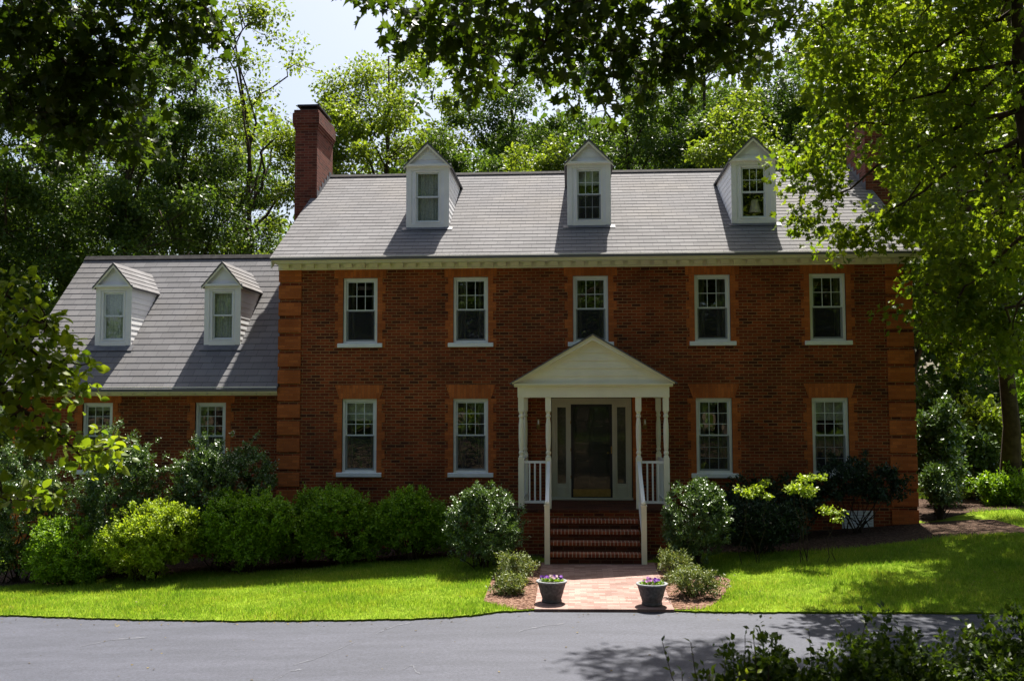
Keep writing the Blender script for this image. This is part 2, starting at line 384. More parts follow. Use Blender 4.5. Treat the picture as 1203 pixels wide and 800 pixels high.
def make_tree_meshes(name, seed, H, base, Rc, nclump, per, lsize, tr, shape='oval', sparse=0., lean=(0, 0), fill=.45, crad=(.55, 1.1)):
    """trunk and crown meshes at the origin"""
    rng = np.random.default_rng(seed)
    top = np.array([lean[0], lean[1], H * .93])
    n = 9; t = np.linspace(0, 1, n); tp = np.outer(t, top); tp[:, :2] += np.cumsum(rng.normal(0, H * .008, (n, 2)), 0); tp[0, :2] = 0
    paths = [(tp, list(tr * (1 - .85 * t ** .8)))]; paths[0][1][0] *= 1.25
    hc = (H - base) / 2; cz = base + hc
    lobes = unit(rng.normal(size=(9, 3))); 
    C = []; tries = 0
    while len(C) < nclump and tries < nclump * 30:
        tries += 1
        d = unit(rng.normal(size=3)); r = rng.random() ** fill
        bump_ = .78 + .34 * max(0, np.max(lobes @ d) * 1.6 - .7)
        zz = d[2]; taper = 1 - .25 * max(0, zz)
        p = np.array([d[0] * Rc * r * bump_ * taper, d[1] * Rc * r * bump_ * taper, cz + zz * hc * r * bump_])
        p[:2] += np.array(lean) * (p[2] / H)
        if p[2] < base * .8: continue
        C.append(p)
    C = np.array(C)
    nl = 9
    ends = []
    for i in range(nl):
        a = C[rng.integers(len(C))]
        tt = np.clip((a[2] - rng.uniform(.12, .3) * H) / (H * .93), .12, .85)
        s = np.array([np.interp(tt, t, tp[:, k]) for k in range(3)])
        p, rr = curve_path(s, a, tr * (1 - .8 * tt) * .55, tr * .1, rng, 7, .05, .05); paths.append((p, rr)); ends += [(q, x) for q, x in zip(p[2:], rr[2:])]
    ends += [(q, x * .6) for q, x in zip(tp[4:], paths[0][1][4:])]
    EP = np.array([e[0] for e in ends])
    for c in C:
        k = np.argmin(((EP - c) ** 2).sum(1)); p, rr = curve_path(EP[k], c, max(.012, min(ends[k][1] * .6, .05)), .006, rng, 4, .05, .05); paths.append((p, rr))
    rad = rng.uniform(*crad, len(C))
    P, D, Nn = clump_leaves(C, rad, rng.integers(int(per * .5), int(per * 1.5), len(C)), rng, .9)
    if sparse: 
        k = rng.random(len(P)) > sparse; P, D, Nn = P[k], D[k], Nn[k]
    sz = lsize * rng.uniform(.6, 1.3, len(P))
    return tubes_mesh(name + '_trunk', paths, 7), foliage_mesh(name + '_crown', P, D, Nn, sz, shape)

def place_tree(name, meshes, loc, label, cat='tree', group=None, rz=0, sc=1, bark='bark', leaf='leaf_wood'):
    o = empty(name, loc); o.rotation_euler = (0, 0, rz); o.scale = (sc, sc, sc)
    tag(o, label, cat, group)
    for nm_, me, mt in (('trunk', meshes[0], bark), ('crown', meshes[1], leaf)):
        c = bpy.data.objects.new(nm_, me); COL.objects.link(c); c.parent = o
        if len(me.materials) == 0: me.materials.append(M[mt])
        c.material_slots[0].link = 'OBJECT'; c.material_slots[0].material = M[mt]
    return o

def shrub(name, label, cx, cy, gz, rx, ry, h, n, lsize, mat, seed, cat='shrub', group=None, shape='oval', lumps=7, wid=1., inner=.4, up=.7, rz=0., spiky=0., low=.08, twig=True, round_=False):
    rng = np.random.default_rng(seed)
    o = empty(name, (cx, cy, gz)); o.rotation_euler = (0, 0, rz); tag(o, label, cat, group)
    C = [np.array([0, 0, h * .5])]; Rl = [np.array([rx * .8, ry * .8, h * .46])]
    for i in range(lumps):
        a = 2 * math.pi * (i + rng.random() * .8) / lumps; q = rng.uniform(.35, .7); s = rng.uniform(.32, .58)
        C.append(np.array([math.cos(a) * rx * q, math.sin(a) * ry * q, h * rng.uniform(.3, .72)])); Rl.append(np.array([rx * s, ry * s, h * rng.uniform(.22, .34)]))
    if round_:
        C = C[:1] + [q * np.array([.75, .75, 1]) for q in C[1:]]; C[0] = np.array([0, 0, h * .5]); Rl = [np.array([rx * .94, ry * .94, h * .50])] + [q * .95 for q in Rl[1:]]
    C = np.array(C); Rl = np.array(Rl)
    ns = max(30, n // 26)
    idx = rng.integers(len(C), size=ns); d = unit(rng.normal(size=(ns, 3)) + np.array([0, -.15, .1])); r = 1 - inner * rng.random(ns) ** 2.2 + rng.normal(0, .05, ns)
    S = C[idx] + d * Rl[idx] * r[:, None]; S += d * (rng.random(ns) ** 5)[:, None] * spiky
    keep = np.ones(ns, bool)
    for c, q in zip(C, Rl): keep &= (((S - c) / q) ** 2).sum(1) > .5 * .5
    keep &= S[:, 2] > low * h; S, d = S[keep], d[keep]; ns = len(S)
    od = unit(d + rng.normal(0, .35, (ns, 3)) + np.array([0, 0, .5])); sl = lsize * rng.uniform(1.6, 3.6, ns)
    per_ = max(8, int(n / max(ns, 1))); k_ = np.repeat(np.arange(ns), per_); m = len(k_)
    t = rng.random(m); P = S[k_] + od[k_] * (sl[k_] * (t - .55))[:, None] + rng.normal(0, 1, (m, 3)) * (lsize * .55)
    P = P[P[:, 2] > .02] if False else P
    D = unit(od[k_] * .7 + rng.normal(0, .6, (m, 3))); Nn = unit(od[k_] * .9 + rng.normal(0, .5, (m, 3)) + np.array([0, 0, up * .6])); n = m
    link('foliage', foliage_mesh('foliage', P, D, Nn, lsize * rng.uniform(.6, 1.3, n), shape, wid), M[mat], o)
    if twig:
        paths = []
        for i in range(16):
            k = rng.integers(len(P)); e = P[k] * np.array([.85, .85, .9]); s = np.array([rng.normal(0, rx * .12), rng.normal(0, ry * .12), -.06])
            paths.append(curve_path(s, e, .016, .004, rng, 5, .02, .05))
        link('stem', tubes_mesh('stem', paths, 5), M['bark'], o)
    return o

# ------------------------------------------------------------------ terrain
AX = [-60, -20, -13.4, -7, -2, 1.2, 5, 8, 13, 30, 60]; AZ = [-1.6, -1.1, -.78, -.36, -.02, 0, .25, .48, .6, .8, 1.2]
BX = [-60, -20, -13, -8, -2, 1, 6, 14, 30, 60]; BZ = [-1.2, -.8, -.6, -.42, -.17, -.15, -.1, 0, .2, .5]
def terr(x, y):
    x = np.asarray(x, float); y = np.asarray(y, float)
    a = np.interp(x, AX, AZ); b = np.interp(x, BX, BZ)
    t = np.clip((y + 7) / 4.6, 0, 1); z = b + (a - b) * t
    z = z + np.clip(y - 10, 0, 60) * .03
    bank = np.clip((-13.2 - y) / 6.5, 0, 1); bank = bank * bank * (3 - 2 * bank)
    return z + bank * (1.35 - b)
def tz(x, y): return float(terr(x, y))

EDGE_X = [-60, -20, -13, -10, -8.6, -7.5, -5.7, -3.9, -2.9, -2.25, -1.87, -1.5, -1.02, 1.1, 1.85, 3.7, 6.2, 10, 14, 30, 60]
EDGE_Y = [0, -2.6, -4.6, -5.68, -6.1, -6.4, -6.78, -6.97, -7.03, -7.0, -6.88, -6.68, -6.57, -6.58, -6.68, -6.72, -6.78, -6.7, -6.4, -5.6, -3]
def edge(x):
    x = np.asarray(x, float); return np.interp(x, EDGE_X, EDGE_Y) + np.where((x > -1.1) & (x < 1.2), 0, .014 * np.sin(17 * x) * np.sin(5.3 * x) + .010 * np.sin(43 * x + 1) + .012 * np.sin(7.1 * x))

def sheet(name, X, rows, zoff, mat, skirt=0):
    """X columns; rows: list of arrays y(X)"""
    X = np.asarray(X, float); V = []; F = []; nx = len(X); rows = [np.broadcast_to(np.asarray(y, float), X.shape) for y in rows]
    if skirt:
        y = rows[0]; V += [(a, b, c) for a, b, c in zip(X, y + .01, terr(X, y) + zoff - skirt)]
    for y in rows: V += [(a, b, c) for a, b, c in zip(X, y, terr(X, y) + zoff)]
    nr = len(V) // nx
    for r in range(nr - 1):
        for i in range(nx - 1): F.append((r * nx + i, r * nx + i + 1, (r + 1) * nx + i + 1, (r + 1) * nx + i))
    me = bpy.data.meshes.new(name); me.from_pydata(V, [], F); me.materials.append(mat)
    uv = me.uv_layers.new(name='UVMap'); vi = np.zeros(len(me.loops), dtype=np.int32); me.loops.foreach_get('vertex_index', vi)
    uv.data.foreach_set('uv', np.array(V)[vi][:, :2].astype(np.float32).ravel())
    o = bpy.data.objects.new(name, me); COL.objects.link(o); o['kind'] = 'structure'; return o

gx = np.concatenate([np.linspace(-400, -62, 14), np.linspace(-60, 60, 121), np.linspace(62, 400, 14)])
gy = np.concatenate([np.linspace(-120, -24, 14), np.linspace(-23, 70, 94), np.linspace(80, 600, 12)])
sheet('ground', gx, [np.full(len(gx), y) for y in gy], -.07, M['forest_floor'])
lx = np.concatenate([np.linspace(-40, -13, 60), np.linspace(-12.9, 12.9, 1100), np.linspace(13, 40, 60)])
lrows = [edge(lx) + (12 - edge(lx)) * t for t in np.concatenate([[0, .004], np.linspace(.02, 1, 60)])]
sheet('lawn', lx, lrows, 0, M['turf'], .06)
dx = np.linspace(-45, 45, 181)
sheet('driveway', dx, [(-13.6) + (edge(dx) + .25 + 13.6) * t for t in np.linspace(0, 1, 30)], -.03, M['asphalt'])
def ground_px(px, py):
    d_ = ray(px, py); t = (-.2 - CAM[2]) / d_[2]; p_ = CAM + d_ * t
    for _ in range(4): t = (tz(p_[0], p_[1]) - .03 - CAM[2]) / d_[2]; p_ = CAM + d_ * t
    return p_
M['filler'] = plain('pale crack filler', (.105, .108, .125), .8, .15, 12, .2)
mb = MB(); rr = random.Random(4)
for line in (((320, 800), (340, 789), (356, 786)), ((345, 781), (368, 775), (390, 766), (410, 757), (427, 748)), ((441, 745), (452, 740), (466, 735), (484, 731)), ((472, 787), (484, 781), (488, 789), (494, 792)), ((92, 760), (130, 752), (170, 749)), ((610, 742), (640, 735), (662, 733))):
    pts = [Vector(ground_px(*q)) for q in line]; fine = []
    for a_, b_ in zip(pts[:-1], pts[1:]): fine += [a_.lerp(b_, t / 6) + Vector((rr.gauss(0, .006), rr.gauss(0, .012), 0)) for t in range(6)]
    fine.append(pts[-1])
    for k, (a_, b_) in enumerate(zip(fine[:-1], fine[1:])):
        w0 = Vector((.0, .05, 0)) * (.3 + rr.random()); a2, b2 = a_ + w0, b_ + w0
        mb.face([(q.x, q.y, tz(q.x, q.y) - .03 + .004) for q in (a_, b_, b2, a2)])
mb.build('driveway_crack_line', M['filler'])['kind'] = 'structure'
# brick walk, a touch above the turf
wx = np.linspace(-1.02, 1.1, 12)
sheet('path', wx, [(-6.6) + (-2.9 + 6.6) * t for t in np.linspace(0, 1, 20)], .014, M['brick_walk'], .06)
# mulch beds
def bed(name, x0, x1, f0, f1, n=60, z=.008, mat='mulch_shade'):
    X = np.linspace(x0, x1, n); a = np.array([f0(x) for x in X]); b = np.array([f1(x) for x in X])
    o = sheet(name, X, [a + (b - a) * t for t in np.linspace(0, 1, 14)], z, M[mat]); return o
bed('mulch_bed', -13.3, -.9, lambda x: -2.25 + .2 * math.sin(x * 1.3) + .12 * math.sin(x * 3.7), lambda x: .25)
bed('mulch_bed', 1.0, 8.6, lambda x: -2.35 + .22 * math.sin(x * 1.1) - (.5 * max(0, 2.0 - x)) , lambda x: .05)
def arc_l(x): return -6.62 + max(0, (-1.2 - x)) ** 1.5 * 1.1
bed('mulch_bed', -1.85, -.95, lambda x: max(arc_l(x), float(edge(x)) + .03), lambda x: -2.9 - 1.6 * max(0, (-1.2 - x)), 30, .0095, 'mulch')
bed('mulch_bed', 1.03, 2.25, lambda x: -6.56 + max(0, x - 1.4) ** 2 * 2.6, lambda x: -2.9 - 1.7 * max(0, x - 1.3), 30, .0095, 'mulch')
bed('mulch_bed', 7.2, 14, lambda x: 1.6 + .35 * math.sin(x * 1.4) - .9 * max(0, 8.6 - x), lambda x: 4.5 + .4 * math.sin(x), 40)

# grass: one stuff object
def in_house(x, y): return ((x > -7.05) & (x < 7.05) & (y > -.05)) | ((x > -13.4) & (x < -7) & (y > .25))
rng = np.random.default_rng(3)
GP = []
for (x0, x1, y0, y1, dens) in ((-13.5, -.6, -7.4, -1.9, 2300), (.8, 10.5, -7.2, -1.6, 2300), (-20, -13.2, -6.5, 4, 500), (7, 16, -6.6, 5, 900)):
    n = int((x1 - x0) * (y1 - y0) * dens); x = rng.uniform(x0, x1, n); y = rng.uniform(y0, y1, n)
    k = (y > edge(x) + .025 * np.sin(x * 9) * np.sin(x * 4.3) + rng.normal(0, .015, n)) & ~in_house(x, y) & ~((x > -1.04) & (x < 1.12))
    # beds
    k &= ~((x > -13.3) & (x < -.9) & (y > -2.25 + .2 * np.sin(x * 1.3) + .12 * np.sin(x * 3.7) + rng.normal(0, .06, n)))
    k &= ~((x > 1.0) & (x < 8.6) & (y > -2.35 + .22 * np.sin(x * 1.1) - .5 * np.maximum(0, 2 - x) + rng.normal(0, .06, n)))
    al = np.maximum(-6.62 + np.maximum(0, -1.2 - x) ** 1.5 * 1.1, edge(x)); k &= ~((x > -1.85) & (x < -.95) & (y > al) & (y < -2.9 - 1.6 * np.maximum(0, -1.2 - x)))
    k &= ~((x > 1.03) & (x < 2.25) & (y > -6.56 + np.maximum(0, x - 1.4) ** 2 * 2.6) & (y < -2.9 - 1.7 * np.maximum(0, x - 1.3)))
    k &= ~((x > 7.2) & (x < 14) & (y > 1.6 + .35 * np.sin(x * 1.4) - .9 * np.maximum(0, 8.6 - x) + rng.normal(0, .25, n)) & (y < 4.7))
    GP.append(np.stack([x[k], y[k]], 1))
GP = np.concatenate(GP); n = len(GP)
P = np.column_stack([GP, terr(GP[:, 0], GP[:, 1]) - .005])
patch = .5 + .5 * np.sin(P[:, 0] * 2.1 + np.sin(P[:, 1] * 3.1) * 1.3) * np.sin(P[:, 1] * 2.7 + 1)
D = unit(np.column_stack([rng.normal(0, .38, n), rng.normal(0, .38, n), np.ones(n)])); Nn = unit(np.column_stack([rng.normal(size=n), rng.normal(size=n), np.zeros(n)]))
hgt = (.045 + .035 * patch) * rng.uniform(.6, 1.4, n)
g = link('grass', foliage_mesh('grass', P, D, Nn, hgt, 'blade', .15), M['grass'])
tag(g, 'bright green mown grass covering the lawn in front of the house', 'grass', kind='stuff')

rng = np.random.default_rng(12); n = 520; x = rng.uniform(-12, 12, n); y = rng.uniform(-13, -2.5, n)
y = np.where(rng.random(n) < .35, edge(x) - rng.random(n) ** 2 * .5, y)
z = np.where(y < edge(x), terr(x, y) - .022, terr(x, y) + .05); P = np.column_stack([x, y, z]); D = unit(np.column_stack([rng.normal(size=n), rng.normal(size=n), rng.normal(0, .15, n)])); Nn = unit(np.column_stack([rng.normal(0, .35, n), rng.normal(0, .35, n), np.ones(n)]))
M['leaf_dead'] = leaf_mat('dead leaves', (.05, .035, .02), (.22, .17, .06), .2, .7, .2)
tag(link('fallen_leaves', foliage_mesh('fallen_leaves', P, D, Nn, rng.uniform(.02, .055, n), 'oval'), M['leaf_dead']), 'scattered small fallen leaves on the driveway and lawn', 'fallen leaves', kind='stuff')

# ------------------------------------------------------------------ house
house = tag(empty('brick_house', (0, 0, 0)), 'two storey red brick house with grey shingle roofs, dormers and white entrance porch', 'house')
XL, XR = -7.04, 6.99
ZE = 6.08

def wall_open(mb, x0, x1, z0, z1, y, depth, openings):
    xs = sorted({x0, x1} | {o[0] for o in openings} | {o[1] for o in openings}); zs = sorted({z0, z1} | {o[2] for o in openings} | {o[3] for o in openings})
    for a, b in zip(xs[:-1], xs[1:]):
        for c, d in zip(zs[:-1], zs[1:]):
            mx, mz = (a + b) / 2, (c + d) / 2
            if any(o[0] < mx < o[1] and o[2] < mz < o[3] for o in openings): continue
            mb.face([(a, y, c), (b, y, c), (b, y, d), (a, y, d)])
    for a, b, c, d in openings:
        e = y + depth
        mb.face([(a, y, c), (a, e, c), (a, e, d), (a, y, d)][::-1]); mb.face([(b, y, c), (b, e, c), (b, e, d), (b, y, d)])
        mb.face([(a, y, d), (a, e, d), (b, e, d), (b, y, d)][::-1]); mb.face([(a, y, c), (a, e, c), (b, e, c), (b, y, c)])

W2, W1 = (4.367, 5.844), (1.476, 3.115)
HW = .392
cols = [-5.19, -2.684, 0, 2.684, 5.19]
openings = [(x - HW, x + HW, *W2) for x in cols] + [(x - HW, x + HW, *W1) for x in cols if x] + [(-.9, .9, .90, 3.14)]
mb = MB(); wall_open(mb, XL, XR, -1., ZE + .1, 0, .13, openings)
mb.face([(XL, 8.7, -1), (XL, 0, -1), (XL, 0, ZE + .1), (XL, 4.35, 9.05), (XL, 8.7, ZE + .1)])
mb.face([(XR, 0, -1), (XR, 8.7, -1), (XR, 8.7, ZE + .1), (XR, 4.35, 9.05), (XR, 0, ZE + .1)])
mb.face([(XR, 8.7, -1), (XL, 8.7, -1), (XL, 8.7, ZE + .1), (XR, 8.7, ZE + .1)])
mb.build('wall', M['brick'], house)
# rooms behind the windows
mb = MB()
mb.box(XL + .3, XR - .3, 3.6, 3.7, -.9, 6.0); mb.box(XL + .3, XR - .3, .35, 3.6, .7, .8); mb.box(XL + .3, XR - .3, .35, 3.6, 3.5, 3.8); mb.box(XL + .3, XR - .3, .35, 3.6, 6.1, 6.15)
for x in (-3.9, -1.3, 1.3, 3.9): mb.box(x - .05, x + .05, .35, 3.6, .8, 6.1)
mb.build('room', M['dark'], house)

# quoins
for (x0, x1, yy) in ((XL - .025, XL + .50, 0), (XR - .55, XR + .025, 0)):
    q = MB(); z = ZE - .01
    while z > -.3:
        q.box(x0, x1, yy - .028, yy + .5, z - .305, z, skip='+y'); z -= .384
    q.build('quoin', M['brick_orange'], house, bevel=.008)

def window(parent, x, y, w, z0, z1, rows, name='window', sill=True, lower=True, curtain='curtain_dim', cas=.06, depth=.03, upper=True, split=.5, grid_low=True):
    """double hung window standing in the plane y (outer face of the frame)"""
    a, b = x - w / 2, x + w / 2
    f = MB(); yo, yi = y, y + .11
    f.box(a, a + cas, yo, yi, z0, z1); f.box(b - cas, b, yo, yi, z0, z1); f.box(a + cas, b - cas, yo, yi, z1 - cas, z1); f.box(a + cas, b - cas, yo, yi, z0, z0 + cas * .8)
    fr = f.build(name, M['white'], parent, bevel=.004)
    zm = z0 + (z1 - z0) * split; a2, b2 = a + cas, b - cas
    for k, (c, d, ys, grid) in enumerate(((zm - .018, z1 - cas, y + .03, rows if upper else None), (z0 + cas * .8, zm + .018, y + .062, rows if lower and grid_low else None))):
        s = MB(); t = .036
        s.box(a2, a2 + t, ys, ys + .03, c, d); s.box(b2 - t, b2, ys, ys + .03, c, d); s.box(a2 + t, b2 - t, ys, ys + .03, d - t, d); s.box(a2 + t, b2 - t, ys, ys + .03, c, c + t * 1.1)
        if grid:
            for i in (1, 2):
                xx = a2 + t + (b2 - a2 - 2 * t) * i / 3; s.box(xx - .0065, xx + .0065, ys + .004, ys + .026, c + t * 1.1, d - t)
            for j in range(1, grid):
                zz = c + t + (d - c - 2 * t) * j / grid; s.box(a2 + t, b2 - t, ys + .006, ys + .024, zz - .006, zz + .006)
        s.build('sash', M['frame'], fr)
        p = MB(); p.face([(a2 + t, ys + .015, c + t), (b2 - t, ys + .015, c + t), (b2 - t, ys + .015, d - t), (a2 + t, ys + .015, d - t)]); p.build('pane', M['glass'], fr)
    if lower:
        p = MB(); p.face([(a2, y + .028, z0 + cas * .8), (b2, y + .028, z0 + cas * .8), (b2, y + .028, zm), (a2, y + .028, zm)]); p.build('insect_screen', M['screen'], fr)
    if sill:
        s = MB(); s.prism_x([(y - .09, z0 - .10), (y + .03, z0 - .10), (y + .03, z0 + .004), (y - .02, z0 + .004), (y - .09, z0 - .012)], a - .12, b + .12)
        s.build('sill', M['sill'], fr, bevel=.008)
    if curtain:
        c = MB(); n = 46; yc = y + .26 if curtain == 'curtain_dim' else y + .125; rr = random.Random(int(abs(x) * 97 + z0 * 31))
        gap = rr.choice((.06, .13, .2)) if curtain == 'curtain_dim' else 0
        px = [a + (b - a) * i / n for i in range(n + 1)]; ph = rr.random() * 6
        py = [yc + (.03 if gap else .008) * math.sin(i * 1.15 + ph) + .012 * math.sin(i * .37) for i in range(n + 1)]
        for i in range(n):
            if gap and abs((px[i] + px[i + 1]) / 2 - x) < gap: continue
            c.face([(px[i], py[i], z0 - .05), (px[i + 1], py[i + 1], z0 - .05), (px[i + 1], py[i + 1], z1 + .05), (px[i], py[i], z1 + .05)])
        c.build('curtain', M[curtain], fr, smooth=False)
        if curtain == 'curtain_dim' and rr.random() < .6:
            q = MB(); q.box(a + .02, b - .02, y + .19, y + .195, z1 - (z1 - z0) * rr.choice((.12, .2, .3)), z1 - .02); q.build('roller_shade', M['curtain'], fr)
    return fr

def surround(fr, x, hw, z0, z1, top, y0=0., z_top=None):
    """toothed rubbed-brick jambs and flat arch, 9 mm proud"""
    s = MB(); h = .0677 * 3; yy = y0 - .009
    for sg in (-1, 1):
        z = z0; k = 0
        while z < z1 - .01:
            e = min(z + h, z1); wd = .115 if k % 2 else .185
            xs = sorted((x + sg * hw, x + sg * (hw + wd))); s.box(xs[0], xs[1], yy, y0 + .1, z, e, skip='+y'); z = e; k += 1
    if top == 'band': s.box(x - hw - .20, x + hw + .20, yy - .002, y0 + .1, z1, z_top, skip='+y', rot=True)
    elif top == 'arch': s.prism_y([(x - hw - .06, z1), (x + hw + .06, z1), (x + hw + .17, z1 + .31), (x - hw - .17, z1 + .31)], yy - .004, y0 + .1, uvrot=True)
    s.build('brick_surround', M['brick_orange'], fr)

for x in cols:
    fr = window(house, x, .035, .78, *W2, 2, grid_low=False); surround(fr, x, HW, W2[0] - .1, W2[1], 'band', z_top=6.07)
    if x: fr = window(house, x, .035, .78, *W1, 3, grid_low=x > 0); surround(fr, x, HW, W1[0] - .1, W1[1], 'arch')

# eaves
def cornice(x0, x1, ye, yw, zt, wall_top, name='cornice'):
    e = MB(); e.box(x0, x1, ye, ye + .025, zt - .15, zt - .012)                      # fascia
    e.box(x0, x1, ye - .045, ye, zt - .085, zt - .005)                                 # gutter lip
    e.box(x0, x1, ye + .025, yw, zt - .135, zt - .118)                                 # soffit
    e.box(x0 + .02, x1 - .02, yw - .03, yw - .004, wall_top, zt - .135)                       # frieze board
    x = x0 + .1
    while x < x1 - .2:
        e.box(x, x + .19, yw - .13, yw - .03, wall_top + .03, zt - .136); x += .29
    return e.build(name, M['cream'], house, bevel=.004)
cornice(XL - .06, XR + .06, -.40, 0, 6.29, 6.035)

def roof_slope(name, x0, x1, ye, ze, yr, zr, rows, parent, thick=.05, back=True, mat='shingle'):
    """shingled gable roof: every course is a real lapped step"""
    r = MB()
    sides = [(ye, ze, yr, zr, 1)]
    if back: sides.append((2 * yr - ye, ze, yr, zr, -1))
    for (y0, z0, y1, z1, sg) in sides:
        L = math.hypot(y1 - y0, z1 - z0); ny, nz = -(z1 - z0) / L, abs(y1 - y0) / L
        if sg < 0: ny = -ny
        if sg < 0: ny = abs(ny)
        rr = random.Random(5)
        for i in range(rows):
            a, b = i / rows, (i + 1.0) / rows; t = .011
            A = (y0 + (y1 - y0) * a, z0 + (z1 - z0) * a); B = (y0 + (y1 - y0) * b, z0 + (z1 - z0) * b)
            Au = (A[0] + ny * t, A[1] + nz * t); Bu = (B[0] + ny * .002, B[1] + nz * .002)
            v0, v1 = i + .02, i + .98
            f = [(x0, *Au), (x1, *Au), (x1, *Bu), (x0, *Bu)]; uv = [(x0, v0), (x1, v0), (x1, v1), (x0, v1)]
            g = [(x0, *A), (x1, *A), (x1, *Au), (x0, *Au)]
            if sg < 0: f = f[::-1]; uv = uv[::-1]; g = g[::-1]
            r.face(f, uv); r.face(g, [(x0, i + .5)] * 4)
        # underside and rake edges
        lo0 = (y0, z0 - thick); lo1 = (y1, z1 - thick)
        f = [(x0, *lo0), (x0, *lo1), (x1, *lo1), (x1, *lo0)]; r.face(f if sg > 0 else f[::-1], [(0, .5)] * 4)
        for xx in (x0, x1): r.face([(xx, *lo0), (xx, y0, z0 + .014), (xx, y1, z1 + .01), (xx, *lo1)], [(0, .5)] * 4)
        r.face([(x0, *lo0), (x1, *lo0), (x1, y0, z0), (x0, y0, z0)], [(0, .5)] * 4)
    return r.build(name, M[mat], parent)
main_roof = roof_slope('roof', XL - .1, XR + .1, -.47, 6.245, 4.352, 9.227, 27, house)
rc = MB(); rc.prism_x([(4.20, 9.15), (4.352, 9.225), (4.504, 9.15), (4.504, 9.18), (4.352, 9.275), (4.20, 9.18)], XL - .1, XR + .1); rc.build('ridge_cap', M['ridge'], main_roof)
rk = MB()
for x in (XL - .085, XR + .06): MB().prism_x([(-.44, 6.02), (4.352, 8.97), (9.14, 6.02), (9.14, 6.19), (4.352, 9.165), (-.44, 6.19)], x, x + .025).build('rake_board', M['cream'], main_roof)

# wing
WY = .3; WX0 = -13.36
mb = MB(); wop = [(x - .36, x + .36, 1.5, 3.04) for x in (-8.715, -11.38)]
wall_open(mb, WX0, XL, -1.6, 3.3, WY, .13, wop)
mb.face([(WX0, 6.9, -1.6), (WX0, WY, -1.6), (WX0, WY, 3.3), (WX0, 3.6, 6.75), (WX0, 6.9, 3.3)]); mb.face([(XL, 6.9, -1.6), (WX0, 6.9, -1.6), (WX0, 6.9, 3.3), (XL, 6.9, 3.3)])
mb.build('wall', M['brick'], house)
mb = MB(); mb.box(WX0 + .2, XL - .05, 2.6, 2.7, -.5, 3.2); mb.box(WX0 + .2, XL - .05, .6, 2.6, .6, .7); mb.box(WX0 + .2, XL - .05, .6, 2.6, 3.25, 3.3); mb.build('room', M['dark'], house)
q = MB(); z = 3.19
while z > -1.2: q.box(WX0 - .025, WX0 + .42, WY - .028, WY + .5, z - .305, z, skip='+y'); z -= .384
q.build('quoin', M['brick_orange'], house, bevel=.008)
for x in (-8.715, -11.38):
    fr = window(house, x, WY + .035, .71, 1.5, 3.04, 3); surround(fr, x, .36, 1.4, 3.04, 'band', y0=WY, z_top=3.2)
cornice(WX0 - .06, XL - .03, -.05, WY, 3.40, 3.2)
wing_roof = roof_slope('roof', WX0 - .09, XL - .01, -.12, 3.34, 3.6, 6.93, 23, house)
rc = MB(); rc.prism_x([(3.48, 6.84), (3.6, 6.925), (3.72, 6.84), (3.72, 6.87), (3.6, 6.985), (3.48, 6.87)], WX0 - .09, XL - .01); rc.build('ridge_cap', M['ridge'], wing_roof)
rk = MB(); rk.prism_x([(-.08, 3.12), (3.6, 6.66), (7.28, 3.12), (7.28, 3.29), (3.6, 6.86), (-.08, 3.29)], WX0 - .085, WX0 - .06); rk.build('rake_board', M['cream'], wing_roof)

